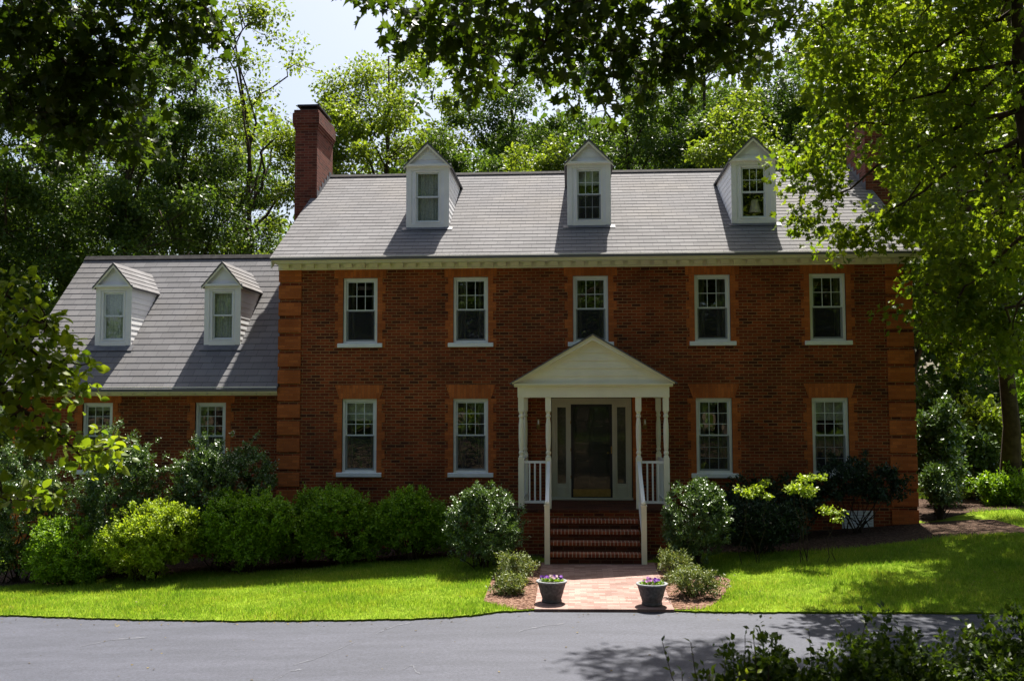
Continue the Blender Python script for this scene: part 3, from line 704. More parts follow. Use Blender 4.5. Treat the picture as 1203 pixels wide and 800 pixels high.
# dormers
def dormer(x, w, yf, zb, hz, peak, ye, ze, slope, glass_w, curtain, lower_grid, upper_grid, lamp=False):
    """front wall at yf, base zb, eave height hz, peak"""
    d = MB(); a, b = x - w / 2, x + w / 2
    yb = lambda z: ye + (z - ze) / slope                     # where the main roof is at height z
    ww, wz0, wz1 = glass_w / 2, zb + .13, hz - .14
    wall_open(d, a, b, zb, hz, yf, .1, [(x - ww, x + ww, wz0, wz1)])
    dm = d.build('dormer', M['siding'], house)
    for xx, s in ((a, -1), (b, 1)):                            # lapped cheeks
        ck = MB(); n = 11
        for i in range(n):
            z0 = zb + (hz - zb) * i / n; z1 = zb + (hz - zb) * (i + 1) / n
            f = [(xx + s * .010, yf, z0), (xx + s * .010, yb(z0) + .05, z0), (xx, yb(z1) + .05, z1), (xx, yf, z1)]
            g_ = [(xx, yf, z0), (xx, yb(z0) + .05, z0), (xx + s * .010, yb(z0) + .05, z0), (xx + s * .010, yf, z0)]
            ck.face(f if s > 0 else f[::-1]); ck.face(g_ if s < 0 else g_[::-1])
        ck.build('cheek', M['siding'], dm)
    tr = MB(); tr.box(a - .012, a + .11, yf - .02, yf, zb, hz); tr.box(b - .11, b + .012, yf - .02, yf, zb, hz)
    tr.box(a + .11, b - .11, yf - .018, yf, hz - .12, hz); tr.box(a + .11, b - .11, yf - .03, yf, zb, zb + .09); tr.box(a - .06, b + .06, yf - .09, yf - .02, hz - .03, hz + .02)
    tr.build('trim', M['white'], dm, bevel=.003)
    fl = MB(); s_ = slope; fl.face([(a - .1, yf - .16, zb - .16 * s_ + .03), (b + .1, yf - .16, zb - .16 * s_ + .03), (b + .1, yf - .01, zb + .02), (a - .1, yf - .01, zb + .02)]); fl.build('flashing', M['flash'], dm)
    pd = MB(); n = 4
    ov = .07
    for i in range(n):                                           # boarded pediment
        t0, t1 = i / n, (i + 1) / n; h = peak - hz; W = w / 2 + .02
        p = [(x - W * (1 - t0), hz + h * t0), (x + W * (1 - t0), hz + h * t0), (x + W * (1 - t1), hz + h * t1), (x - W * (1 - t1), hz + h * t1)]
        if i == n - 1: p = p[:3]
        q3 = [(px_, yf - .014 if k < 2 else yf - .004, pz) for k, (px_, pz) in enumerate(p)]; pd.face(q3); pd.face([q3[1], q3[0], (q3[0][0], yf, q3[0][2]), (q3[1][0], yf, q3[1][2])])
    pd.build('pediment', M['siding'], dm)
    # roof of the dormer: two slopes running back into the main roof
    rf = MB(); W = w / 2 + ov; pz = peak + .03; ez = hz - (pz - hz) * ov / (w / 2) * .55
    rows = 5; y0 = yf - .10
    for s in (-1, 1):
        for i in range(rows):
            t0, t1 = i / rows, (i + 1) / rows
            xa, za = x + s * W * (1 - t0), ez + (pz - ez) * t0; xb, zb_ = x + s * W * (1 - t1), ez + (pz - ez) * t1
            u = .012; A = (xa + s * u * .7, za + u); B = (xb, zb_ + .002)
            f = [(A[0], y0, A[1]), (A[0], yb(A[1]) + .06, A[1]), (B[0], yb(B[1]) + .06, B[1]), (B[0], y0, B[1])]
            uv = [(y0, i + .03), (yb(A[1]), i + .03), (yb(B[1]), i + .97), (y0, i + .97)]
            if s < 0: f = f[::-1]; uv = uv[::-1]
            rf.face(f, uv); rf.face([(xa, y0, za), (xa, yb(za) + .06, za), (A[0], yb(za) + .06, A[1]), (A[0], y0, A[1])], [(0, i + .5)] * 4)
        rf.face([(x + s * W, y0, ez - .03), (x + s * W, yb(ez), ez - .03), (x, yb(pz), pz - .05), (x, y0, pz - .05)], [(0, .5)] * 4)
        rf.face([(x + s * W, y0, ez - .03), (x, y0, pz - .05), (x, y0, pz), (x + s * W, y0, ez + .01)], [(0, .5)] * 4)
        rf.face([(x + s * W, y0, ez - .03), (x + s * W, yb(ez) + .05, ez - .03), (x + s * W, yb(ez) + .05, ez + .008), (x + s * W, y0, ez + .008)], [(0, .5)] * 4)
    rf.build('dormer_roof', M['shingle'], dm)
    rb = MB()
    for s in (-1, 1): rb.prism_y([(x + s * (W - .005), ez - .06), (x + s * (W - .005), ez - .015), (x, pz - .055), (x, pz - .115)], y0 + .006, y0 + .03)
    rb.build('rake_board', M['cream'], dm)
    window(dm, x, yf + .0 - .012, glass_w + .02, wz0 - .01, wz1 + .01, 2, name='dormer_window', sill=False, lower=lower_grid, upper=upper_grid, curtain=curtain, cas=.035)
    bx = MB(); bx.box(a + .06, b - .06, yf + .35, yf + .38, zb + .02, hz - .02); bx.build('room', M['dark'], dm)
    if lamp:
        l = MB(); l.lathe(x + .06, yf + .20, [(.14, wz0 + .16), (.075, wz0 + .46)], 18); l.lathe(x + .06, yf + .2, [(.03, wz0 - .05), (.05, wz0), (.015, wz0 + .1), (.012, wz0 + .3)], 12); l.build('table_lamp', M['shade'], dm, smooth=True)
MS, WS = .6187, .965
dormer(-3.812, 1.0, .99, 7.15, 8.65, 9.17, -.4, 6.286, MS, .60, 'curtain', False, False)
dormer(0, 1.0, .99, 7.15, 8.65, 9.17, -.4, 6.286, MS, .60, 'curtain_dim', True, True)
dormer(3.812, 1.0, .99, 7.15, 8.65, 9.17, -.4, 6.286, MS, .60, None, False, True, True)
dormer(-8.715, .86, .97, 4.40, 5.84, 6.36, -.05, 3.39, WS, .54, 'curtain', False, False)
dormer(-11.38, .86, .97, 4.40, 5.84, 6.36, -.05, 3.39, WS, .54, 'curtain', False, False)

# chimneys
for (x0, x1) in ((-7.56, -6.98), (6.93, 7.51)):
    c = MB(); y0, y1 = 2.85, 4.5
    c.box(x0, x1, y0, y1, -1, 10.12, skip='-z'); z = 10.12
    for k, (e, h) in enumerate(((.02, .07), (.04, .07), (.06, .28), (.03, .09))): c.box(x0 - e, x1 + e, y0 - e, y1 + e, z, z + h); z += h
    ch = c.build('chimney', M['brick_chimney'], house)
    k = MB(); k.box(x0 + .08, x1 - .08, y0 + .25, y1 - .25, z, z + .14); k.box(x0 + .0, x1 - .0, y0 + .15, y1 - .15, z + .14, z + .2); k.build('chimney_cap', M['black'], ch, bevel=.01)
    f = MB(); xs = x1 + .006 if x0 < 0 else x0 - .006
    for i in range(6):
        ya, yb_ = y0 + (4.35 - y0) * i / 6, y0 + (4.35 - y0) * (i + 1) / 6; za = 6.286 + MS * (ya + .4); f.box(min(xs, xs + (.004 if x0 < 0 else -.004)), max(xs, xs + (.004 if x0 < 0 else -.004)), ya, yb_, za - .05, za + .24)
    f.build('flashing', M['flash'], ch)

# front door unit
d = MB(); yd = .03
d.box(-.885, -.80, yd, yd + .12, .90, 3.12); d.box(.80, .885, yd, yd + .12, .90, 3.12); d.box(-.80, .80, yd, yd + .12, 3.04, 3.12)
d.box(-.52, -.455, yd, yd + .12, .90, 3.04); d.box(.455, .52, yd, yd + .12, .90, 3.04); d.box(-.455, .455, yd, yd + .12, 2.985, 3.04)
for s in (-1, 1):
    xs = sorted((s * .52, s * .80)); d.box(xs[0], xs[1], yd + .02, yd + .1, .90, 1.24); d.box(xs[0], xs[1], yd + .02, yd + .1, 2.92, 3.04)
    for q in ((.52, .565), (.755, .80)): xq = sorted((s * q[0], s * q[1])); d.box(xq[0], xq[1], yd + .02, yd + .1, 1.24, 2.92)
    xs = sorted((s * .575, s * .745)); d.box(xs[0], xs[1], yd + .008, yd + .02, .98, 1.17)
d.box(-.9, .9, -.06, yd + .1, .888, .935)
door_frame = d.build('door_frame', M['taupe'], house, bevel=.004)
for s in (-1, 1):
    p = MB(); xs = sorted((s * .565, s * .755)); p.face([(xs[0], yd + .06, 1.24), (xs[1], yd + .06, 1.24), (xs[1], yd + .06, 2.92), (xs[0], yd + .06, 2.92)]); p.build('sidelight', M['glass_thin'], door_frame)
    c = MB(); c.box(xs[0], xs[1], yd + .12, yd + .13, 1.2, 2.95); c.build('curtain', M['curtain_dim'], door_frame)
dr = MB(); dr.box(-.44, .44, yd + .10, yd + .14, .935, 2.985)
for (a, b, c_, e) in ((-.36, -.05, 1.15, 1.75), (.05, .36, 1.15, 1.75), (-.36, -.05, 1.9, 2.5), (.05, .36, 1.9, 2.5), (-.36, -.05, 2.62, 2.88), (.05, .36, 2.62, 2.88)): dr.box(a, b, yd + .09, yd + .10, c_, e)
door = dr.build('front_door', M['door'], house, bevel=.004)
k = MB(); k.lathe(.37, yd + .06, [(0, 1.88), (.03, 1.885), (.035, 1.91), (.03, 1.935), (0, 1.94)], 12); k.build('door_knob', M['brass'], door, smooth=True)
st = MB(); y = yd + .005
st.box(-.455, -.40, y, y + .03, .935, 2.985); st.box(.40, .455, y, y + .03, .935, 2.985); st.box(-.40, .40, y, y + .03, 2.93, 2.985); st.box(-.40, .40, y, y + .03, .935, .965)
storm = st.build('storm_door', M['black'], house, bevel=.003)
p = MB(); p.face([(-.40, y + .015, 1.12), (.40, y + .015, 1.12), (.40, y + .015, 2.93), (-.40, y + .015, 2.93)]); p.build('pane', M['glass_thin'], storm)
p = MB(); p.box(-.41, .41, y - .004, y + .03, .955, 1.12); p.build('kick_plate', M['brass'], storm)
p = MB(); p.box(.425, .445, y - .05, y - .03, 1.9, 2.06); p.box(.425, .445, y - .04, y, 1.91, 1.925); p.box(.425, .445, y - .04, y, 2.035, 2.05); p.build('handle', M['brass'], storm)
p = MB()
for zz in (1.35, 1.95, 2.55): p.box(-.47, -.455, y - .006, y + .02, zz, zz + .07)
p.build('hinge', M['brass'], storm)
s = MB()
for sg in (-1, 1): s.box(*sorted((sg * .90, sg * 1.0)), -.01, .08, .9, 3.14, skip='+y')
s.build('brick_surround', M['brick_orange'], house)
b = MB(); b.box(-.94, -.905, -.03, -.01, 2.02, 2.12); b.build('doorbell', M['brass'], house, bevel=.004)
for x in (-1.17, 1.17):
    l = MB(); l.box(x - .03, x + .03, -.012, 0, 2.46, 2.66); l.lathe(x, -.09, [(.0, 2.44), (.035, 2.45), (.05, 2.49), (.012, 2.51), (.012, 2.55)], 12); l.bar((x, -.01, 2.5), (x, -.09, 2.47), .012, .012)
    ln = l.build('wall_lantern', M['brass'], house)
    c = MB(); c.lathe(x, -.09, [(.014, 2.55), (.014, 2.62), (.0, 2.66)], 10); c.build('candle_bulb', M['white'], ln, smooth=True)

# porch
porch = empty('porch', (0, 0, 0), house)
LZ = .887; YF = -1.82
mb = MB(); mb.box(-1.62, 1.62, -1.94, 0, -.4, LZ - .066, skip='-z+y'); mb.build('landing_base', M['brick'], porch)
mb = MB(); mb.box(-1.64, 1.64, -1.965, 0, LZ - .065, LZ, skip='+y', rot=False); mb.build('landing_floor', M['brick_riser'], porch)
r_, t_ = .178, .28
for k in range(1, 5):
    zt = LZ - r_ * k; y1 = -1.963 - t_ * (k - 1); y0 = y1 - t_
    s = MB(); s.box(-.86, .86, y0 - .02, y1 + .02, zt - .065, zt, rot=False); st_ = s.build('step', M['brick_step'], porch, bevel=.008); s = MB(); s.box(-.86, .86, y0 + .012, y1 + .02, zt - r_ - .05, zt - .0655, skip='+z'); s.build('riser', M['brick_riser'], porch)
def column(x, y, z0=LZ, z1=3.12, half=False):
    c = MB(); a = .058
    c.box(x - a, x + a, y - a, y + a, z0, z0 + 1.02); c.box(x - a, x + a, y - a, y + a, z1 - .28, z1)
    zb = z0 + 1.02; zt = z1 - .28; L = zt - zb
    c.lathe(x, y, [(.0, zb), (.05, zb), (.052, zb + .02), (.036, zb + .05), (.052, zb + .09), (.052, zb + .11), (.038, zb + .14), (.046, zb + .2), (.054, zb + .45 * L), (.052, zb + .7 * L), (.04, zt - .17), (.036, zt - .14), (.052, zt - .11), (.052, zt - .09), (.036, zt - .05), (.05, zt - .02), (.05, zt), (0, zt)], 18)
    return c.build('column', M['cream'], porch)
for x in (-1.461, -.91, .91, 1.461): column(x, YF)
for x in (-1.461, 1.461): column(x, -.062)
def railing(p0, p1, nb, z0=LZ):
    r = MB(); p0, p1 = Vector(p0), Vector(p1)
    for zz, wd, th in ((.93, .06, .045), (.13, .045, .05)): r.bar(p0 + Vector((0, 0, z0 + zz)), p1 + Vector((0, 0, z0 + zz)), wd, th)
    for i in range(nb):
        q = p0 + (p1 - p0) * (i + 1) / (nb + 1); r.box(q.x - .016, q.x + .016, q.y - .016, q.y + .016, z0 + .15, z0 + .91)
    r.build('railing', M['white'], porch)
for s in (-1, 1):
    railing((s * 1.403, YF, 0), (s * .968, YF, 0), 3); railing((s * 1.461, YF + .058, 0), (s * 1.461, -.12, 0), 11)
    x = s * .91; yn = -3.07
    h = MB(); h.box(x - .05, x + .05, yn - .05, yn + .05, -.12, 1.06); h.box(x - .06, x + .06, yn - .06, yn + .06, 1.06, 1.085)
    h.lathe(x, yn, [(0, 1.085), (.04, 1.09), (.05, 1.115), (.035, 1.14), (0, 1.15)], 14)
    h.build('newel_post', M['cream'], porch, bevel=.004)
    h = MB(); top0 = Vector((x, YF - .05, LZ + .93)); top1 = Vector((x, yn + .05, 1.07)); h.bar(top0, top1, .07, .05)
    b0 = Vector((x, YF - .05, LZ + .12)); b1 = Vector((x, yn + .05, .25)); h.bar(b0, b1, .045, .045)
    for i in range(9):
        t = (i + 1) / 10; a_ = top0.lerp(top1, t); c_ = b0.lerp(b1, t); h.box(x - .016, x + .016, a_.y - .016, a_.y + .016, c_.z, a_.z)
    h.build('handrail', M['white'], porch)
bm_ = MB(); hb = 1.53
bm_.box(-hb, hb, YF - .08, YF + .08, 3.12, 3.33); bm_.box(-hb, -hb + .16, YF + .08, 0, 3.12, 3.33); bm_.box(hb - .16, hb, YF + .08, 0, 3.12, 3.33); bm_.box(-hb + .16, hb - .16, YF + .08, 0, 3.30, 3.33)
bm_.build('beam', M['cream'], porch, bevel=.004)
cr = MB(); cr.prism_x([(YF - .08, 3.33), (YF, 3.33), (YF, 3.40), (YF - .17, 3.40), (YF - .17, 3.375)], -1.60, 1.60); cr.build('crown_moulding', M['cream'], porch)
pd = MB(); n = 6; pk, bz, Wp = 4.33, 3.395, 1.615
for i in range(n):
    t0, t1 = i / n, (i + 1) / n
    p = [(-Wp * (1 - t0), bz + (pk - bz) * t0), (Wp * (1 - t0), bz + (pk - bz) * t0), (Wp * (1 - t1), bz + (pk - bz) * t1), (-Wp * (1 - t1), bz + (pk - bz) * t1)]
    if i == n - 1: p = p[:3]
    q3 = [(a_, YF - .098 if k < 2 else YF - .082, z_) for k, (a_, z_) in enumerate(p)]; pd.face(q3); pd.face([q3[1], q3[0], (q3[0][0], YF - .08, q3[0][2]), (q3[1][0], YF - .08, q3[1][2])])
pd.build('pediment', M['cream'], porch)
rb = MB()
for s in (-1, 1):
    poly = [(s * 1.63, 3.385), (0, 4.27), (0, 4.37), (s * 1.63, 3.42)]
    if s > 0: poly = poly[::-1]
    rb.prism_y(poly, YF - .20, YF - .10)
rb.build('rake_board', M['cream'], porch)
pr = MB()
for s in (-1, 1):
    n = 7
    for i in range(n):
        t0, t1 = i / n, (i + 1) / n; xa, za = s * 1.68 * (1 - t0), 3.40 + 1.0 * t0; xb, zb = s * 1.68 * (1 - t1), 3.40 + 1.0 * t1; u = .012
        f = [(xa, YF - .24, za + u), (xa, .0, za + u), (xb, .0, zb + .002), (xb, YF - .24, zb + .002)]; uv = [(YF, i + .03), (0, i + .03), (0, i + .97), (YF, i + .97)]
        pr.face(f if s > 0 else f[::-1], uv if s > 0 else uv[::-1]); pr.face([(xa, YF - .24, za), (xa, 0, za), (xa, 0, za + u), (xa, YF - .24, za + u)], [(0, i + .5)] * 4)
    pr.face([(s * 1.68, YF - .24, 3.385), (s * 1.68, 0, 3.385), (0, 0, 4.375), (0, YF - .24, 4.375)], [(0, .5)] * 4); pr.face([(s * 1.68, YF - .24, 3.385), (0, YF - .24, 4.375), (0, YF - .24, 4.40), (s * 1.68, YF - .24, 3.41)], [(0, .5)] * 4)
    pr.face([(s * 1.68, YF - .24, 3.385), (s * 1.68, 0, 3.385), (s * 1.68, 0, 3.412), (s * 1.68, YF - .24, 3.412)], [(0, .5)] * 4)
pr.build('porch_roof', M['shingle'], porch)

# foundation vents
for (x, z0, w_) in ((5.72, .30, .66), (-3.05, -.22, .6)):
    v = MB(); v.box(x - w_ / 2, x + w_ / 2, -.012, .0, z0, z0 + .04); v.box(x - w_ / 2, x + w_ / 2, -.012, .0, z0 + .34, z0 + .38); v.box(x - w_ / 2, x - w_ / 2 + .03, -.012, 0, z0 + .04, z0 + .34); v.box(x + w_ / 2 - .03, x + w_ / 2, -.012, 0, z0 + .04, z0 + .34)
    for i in range(5): zz = z0 + .045 + i * .06; v.face([(x - w_ / 2 + .03, -.01, zz), (x + w_ / 2 - .03, -.01, zz), (x + w_ / 2 - .03, -.003, zz + .052), (x - w_ / 2 + .03, -.003, zz + .052)])
    v.build('foundation_vent', M['frame'], house)

# ------------------------------------------------------------------ planters
def planter(px, py, label, seed, flowers):
    x, y = at(px, py, 0)[:2]; d_ = ray(px, py); t = (-.155 + .02 - CAM[2]) / d_[2]; p = CAM + d_ * t; x, y = p[0], p[1] + .16; z = tz(x, y) + .014
    o = tag(empty('planter', (x, y, z)), label, 'planter')
    pot = MB(); pot.lathe(0, 0, [(0, .0), (.155, .0), (.16, .02), (.15, .05), (.155, .06), (.172, .12), (.186, .15), (.186, .17), (.208, .24), (.222, .285), (.224, .30)], 32); b_ = pot.build('bowl', M['pot'], o, smooth=True)
    rim = MB(); rim.lathe(0, 0, [(.223, .298), (.238, .302), (.246, .312), (.243, .328), (.222, .333), (.206, .326), (.200, .27)], 36); rim.build('rim', M['pot_rim'], o, smooth=True)
    so_ = MB(); so_.lathe(0, 0, [(.203, .295), (.1, .305), (0, .31)], 24); so_.build('soil', M['soil'], o)
    rr = np.random.default_rng(seed)
    for i, (ang, rad, mt, lab) in enumerate(flowers):
        fx, fy = x + math.cos(ang) * rad, y + math.sin(ang) * rad
        f = tag(empty('pansy_plant', (fx, fy, z + .30)), lab, 'flowers', 'pansies in the stone planters')
        n = 90; d3 = unit(rr.normal(size=(n, 3)) * np.array([1, 1, .6]) + np.array([0, 0, .4])); P_ = d3 * rr.uniform(.02, .075, n)[:, None]; P_[:, 2] = np.abs(P_[:, 2])
        link('leaves', foliage_mesh('pansy_leaves', P_, unit(d3 + rr.normal(size=(n, 3)) * .5), unit(d3 + np.array([0, 0, 1])), rr.uniform(.03, .05, n), 'oval'), M['leaf_azalea'], f)
        nb = 9; PP, DD, NN, SS = [], [], [], []
        for j in range(nb):
            c = np.array([rr.uniform(-.08, .08), rr.uniform(-.07, .06), rr.uniform(.055, .10)]); nn = unit(np.array([rr.normal() * .4, -1, .9 + rr.normal() * .3]))
            e1 = unit(np.cross(nn, [0, 0, 1.])); e2 = np.cross(nn, e1)
            for q in range(5): a_ = 2 * math.pi * q / 5 + rr.random() * .3; PP.append(c); DD.append(e1 * math.cos(a_) + e2 * math.sin(a_)); NN.append(nn); SS.append(.026)
        link('blossoms', foliage_mesh('pansy_blossoms', np.array(PP), np.array(DD), np.array(NN), np.array(SS), 'petal', .9), M[mt], f)
planter(648, 710, 'round grey stone planter left of the brick walk with purple pansies', 11,
        [(2.9, .10, 'pansy_purple', 'deep purple pansies on the outer side of the left stone planter'), (1.6, .06, 'pansy_pink', 'pale pink pansies in the middle of the left stone planter'), (.1, .11, 'pansy_purple', 'purple pansies on the walk side of the left stone planter')])
planter(767, 714, 'round grey stone planter right of the brick walk with mauve pansies', 12,
        [(3.1, .10, 'pansy_mauve', 'mauve pansies on the walk side of the right stone planter'), (1.5, .05, 'pansy_mauve', 'mauve pansies in the middle of the right stone planter'), (.0, .11, 'pansy_purple', 'purple pansies on the outer side of the right stone planter')])

# ------------------------------------------------------------------ shrubs
def sh(name, label, px0, px1, pt, Y, n, ls, mat, seed, depth=.8, **kw):
    """shrub spanning pixels px0..px1 with its top at pixel row pt, centred at depth Y"""
    a, b = at(px0, 600, Y), at(px1, 600, Y); x = (a[0] + b[0]) / 2; rx = (b[0] - a[0]) / 2; g_ = tz(x, Y); h = at((px0 + px1) / 2, pt, Y)[2] - g_
    return shrub(name, label, x, Y, g_, rx, rx * depth if depth < 3 else rx, h, n, ls, M and mat, seed, **kw)
G = 'foundation shrubs along the front walls'
sh('holly_bush', 'large glossy dark holly at the left end of the garage wing', -40, 88, 520, -1.75, 40000, .05, 'leaf_holly', 21, .7, group=G, inner=.3, round_=True, spiky=.15)
sh('holly_bush', 'glossy dark holly with a pointed top under the first wing window', 82, 200, 508, -1.75, 40000, .05, 'leaf_holly', 22, .75, group=G, inner=.3, round_=True, spiky=.25)
sh('holly_bush', 'rounded glossy holly under the second wing window beside the main corner', 198, 326, 515, -1.6, 40000, .05, 'leaf_holly', 23, .75, group=G, inner=.3, round_=True, spiky=.2)
sh('azalea_bush', 'sunlit yellow green azalea low in front of the wing hollies', 112, 236, 586, -2.75, 30000, .055, 'leaf_lime', 24, .6, group=G, spiky=.1)
sh('azalea_bush', 'green azalea in front of the left corner of the main house', 228, 352, 566, -2.45, 34000, .055, 'leaf_azalea', 25, .6, group=G, spiky=.1)
sh('yew_bush', 'small dark yew between two azaleas at the brick quoin', 326, 376, 598, -1.6, 5000, .045, 'leaf_dark', 26, .9, group=G)
sh('azalea_bush', 'mid green azalea under the leftmost ground floor window', 342, 452, 570, -2.0, 32000, .055, 'leaf_azalea', 27, .7, group=G, spiky=.1)
sh('azalea_bush', 'mid green azalea between the two left ground floor windows and the round boxwood', 428, 532, 574, -2.0, 30000, .055, 'leaf_azalea', 28, .7, group=G, spiky=.1)
sh('azalea_bush', 'low shaded azalea at the far left corner of the wing', 30, 130, 608, -2.6, 20000, .055, 'leaf_azalea', 29, .6, group=G, spiky=.1)
sh('boxwood_bush', 'round glossy boxwood left of the porch steps', 519, 620, 568, -3.3, 34000, .042, 'leaf_holly', 30, 1., group='round boxwoods beside the porch steps', inner=.22, round_=True, lumps=6)
sh('boxwood_bush', 'round glossy boxwood right of the porch steps', 776, 861, 560, -3.3, 30000, .042, 'leaf_holly', 31, 1., group='round boxwoods beside the porch steps', inner=.22, round_=True, lumps=6)
def leggy(name, label, px0, px1, pt, pb, Y, n, ls, mat, seed, group=G):
    """bare stems carrying flat tiers of leaves"""
    rng = np.random.default_rng(seed); a, b = at(px0, pt, Y), at(px1, pb, Y); x = (a[0] + b[0]) / 2; g_ = tz(x, Y); o = tag(empty(name, (x, Y, g_)), label, 'shrub', group)
    nc_ = max(5, n // 75); C = np.column_stack([rng.uniform(a[0] - x, b[0] - x, nc_), rng.uniform(-.25, .25, nc_), rng.uniform(b[2] - g_, a[2] - g_, nc_)]); rad = rng.uniform(.09, .17, nc_)
    P_, D_, N_ = clump_leaves(C, rad, n // nc_, rng, 1.2, .45); link('foliage', foliage_mesh('foliage', P_, D_, N_, ls * rng.uniform(.6, 1.3, len(P_)), 'oval'), M[mat], o)
    link('stem', tubes_mesh('stem', [curve_path((rng.normal(0, .08), rng.normal(0, .08), -.05), c, .009, .003, rng, 5, .02, .06) for c in C[::3]], 5), M['bark'], o)
    return o
leggy('azalea_bush', 'leggy lime azalea beside the right boxwood under the fourth window', 866, 902, 566, 582, -3.35, 620, .06, 'leaf_lime', 32)
leggy('azalea_bush', 'leggy lime azalea reaching towards the rightmost ground floor window', 920, 966, 558, 580, -3.35, 820, .06, 'leaf_lime', 33)
leggy('azalea_bush', 'thin sprig of lime leaves in front of the white foundation vent', 970, 990, 598, 612, -3.6, 260, .055, 'leaf_lime', 34)
sh('rhododendron_bush', 'shaded dark rhododendron behind the leggy azaleas', 815, 965, 560, -.9, 9000, .075, 'leaf_dark', 35, .5, group=G, spiky=.1)
sh('yew_bush', 'feathery dark yew against the right corner of the facade', 955, 1062, 530, -.8, 9000, .06, 'leaf_dark', 36, .6, group=G, spiky=.3, low=.42)
sh('yew_bush', 'low dark-leaved bush standing in for the shade beneath the lime azalea tops', 846, 948, 592, -2.6, 13000, .05, 'leaf_dark', 44, .5, group=G, spiky=.1)  # added bush, its dark leaves stand for shade under the azaleas
J = 'low evergreens along the brick walk'
sh('low_evergreen', 'pale yellow green evergreen behind the left planter', 583, 630, 650, -4.6, 3600, .05, 'leaf_juniper', 37, .9, group=J, spiky=.12, wid=.6)
sh('low_evergreen', 'pale low evergreen beside the left planter at the lawn corner', 580, 618, 674, -5.5, 2600, .05, 'leaf_juniper', 38, .9, group=J, spiky=.08, wid=.6)
sh('low_evergreen', 'small pale evergreen at the foot of the right handrail', 770, 812, 644, -4.3, 2600, .05, 'leaf_juniper', 39, .9, group=J, spiky=.12, wid=.6)
sh('low_evergreen', 'broad low evergreen beside the right planter at the lawn edge', 783, 846, 666, -5.7, 4600, .05, 'leaf_juniper', 40, .8, group=J, spiky=.1, wid=.6)
# right of the house
sh('camellia_bush', 'tall glossy camellia beyond the right corner of the house', 1080, 1130, 465, 1.5, 8000, .1, 'leaf_holly', 41, .9, spiky=.3, low=.2)
sh('camellia_bush', 'glossy shrub by the mulch right of the house under taller camellias', 1085, 1122, 545, .4, 3200, .07, 'leaf_holly', 42, .9, spiky=.2, low=.3)
UG = 'undergrowth shrubs at the edge of the wood'
for i, (a, b, t, Y, mt, lab) in enumerate(((1118, 1180, 470, 5, 'leaf_yellow', 'light green shrub behind the tall camellia'), (1085, 1128, 500, 3.2, 'leaf_holly', 'glossy shrub between the house corner and the tall camellia'), (1128, 1172, 505, 4.4, 'leaf_holly', 'glossy dark shrub left of the brown tree trunk'), (1188, 1260, 520, 4.6, 'leaf_yellow', 'light green shrub right of the brown tree trunk'), (1165, 1235, 450, 6, 'leaf_azalea', 'green shrub beside the brown tree trunk at the wood edge'),
        (1150, 1215, 560, 3, 'leaf_azalea', 'low blue green fern clump at the lawn edge by the trunk'), (1070, 1160, 420, 9, 'leaf_wood', 'dense shrub in shade behind the right corner of the house'),
        (1150, 1290, 420, 11, 'leaf_wood', 'broad shrub deep in the wood right of the house'), (-60, 60, 560, 9, 'leaf_wood', 'dark shrub behind the left end of the wing'), (-40, 110, 330, 12, 'leaf_wood', 'tall thicket behind the left rake of the wing roof'))):
    sh('woodland_shrub', lab, a, b, t, Y, 9000, .12 if Y > 4 else .07, mt, 50 + i, .7, group=UG, spiky=.4)
# near bank, bottom right corner
NB = 'bushes on the bank before the driveway'
for i, (px0, px1, pt, Y, n, mt, lab) in enumerate(((1000, 1330, 728, -15.4, 32000, 'leaf_near', 'dark leafy bush filling the bottom right corner'), (965, 1130, 738, -15.5, 20000, 'leaf_near', 'dark middle bush in the bottom right row of three'), (880, 1060, 748, -15.9, 16000, 'leaf_near', 'dark leafy bush between the corner bush and the sprigs'), (800, 940, 770, -16.2, 6000, 'leaf_near', 'low dark bush with upright shoots at the driveway edge'))):
    sh('bank_bush', lab, px0, px1, pt, Y, n, .042, mt, 70 + i, .8, group=NB, spiky=.18)
def sprig(label, px, pt, Y, seed, mat='leaf_lime'):
    rng = np.random.default_rng(seed); top = at(px, pt, Y); g_ = tz(top[0], Y); o = tag(empty('leafy_shoot', (top[0], Y, g_)), label, 'plant', 'leafy shoots on the near bank')
    h = top[2] - g_; pp = []; PP = []; 
    for k in range(4):
        e = np.array([rng.normal(0, .12), rng.normal(0, .08), h * rng.uniform(.82, 1)]); p, r__ = curve_path((rng.normal(0, .03), 0, -.05), e, .006, .002, rng, 7, .02, .03); pp.append((p, r__))
        for t in np.linspace(.5, 1, 16): PP.append([np.interp(t, np.linspace(0, 1, 7), p[:, q]) for q in range(3)])
    PP = np.array(PP); n = len(PP); D_ = unit(rng.normal(size=(n, 3)) * np.array([1, 1, .5]) + np.array([0, 0, .5]))
    link('leaves', foliage_mesh('leaves', PP, D_, unit(rng.normal(size=(n, 3)) * .6 + np.array([0, 0, 1])), rng.uniform(.03, .055, n), 'oval', .8), M[mat], o); link('stem', tubes_mesh('stem', pp, 5), M['bark'], o)
sprig('bright lime shoot rising before the driveway below the right planter', 872, 742, -16.4, 81)
sprig('dark green leafy shoot at the bottom edge nearest the middle', 790, 762, -16.9, 82, 'leaf_near')
sprig('tall dark shoot standing between the two bank bushes', 848, 735, -16.2, 83, 'leaf_near')
sprig('dark shoot rising from the corner bush', 985, 728, -15.6, 84, 'leaf_near')

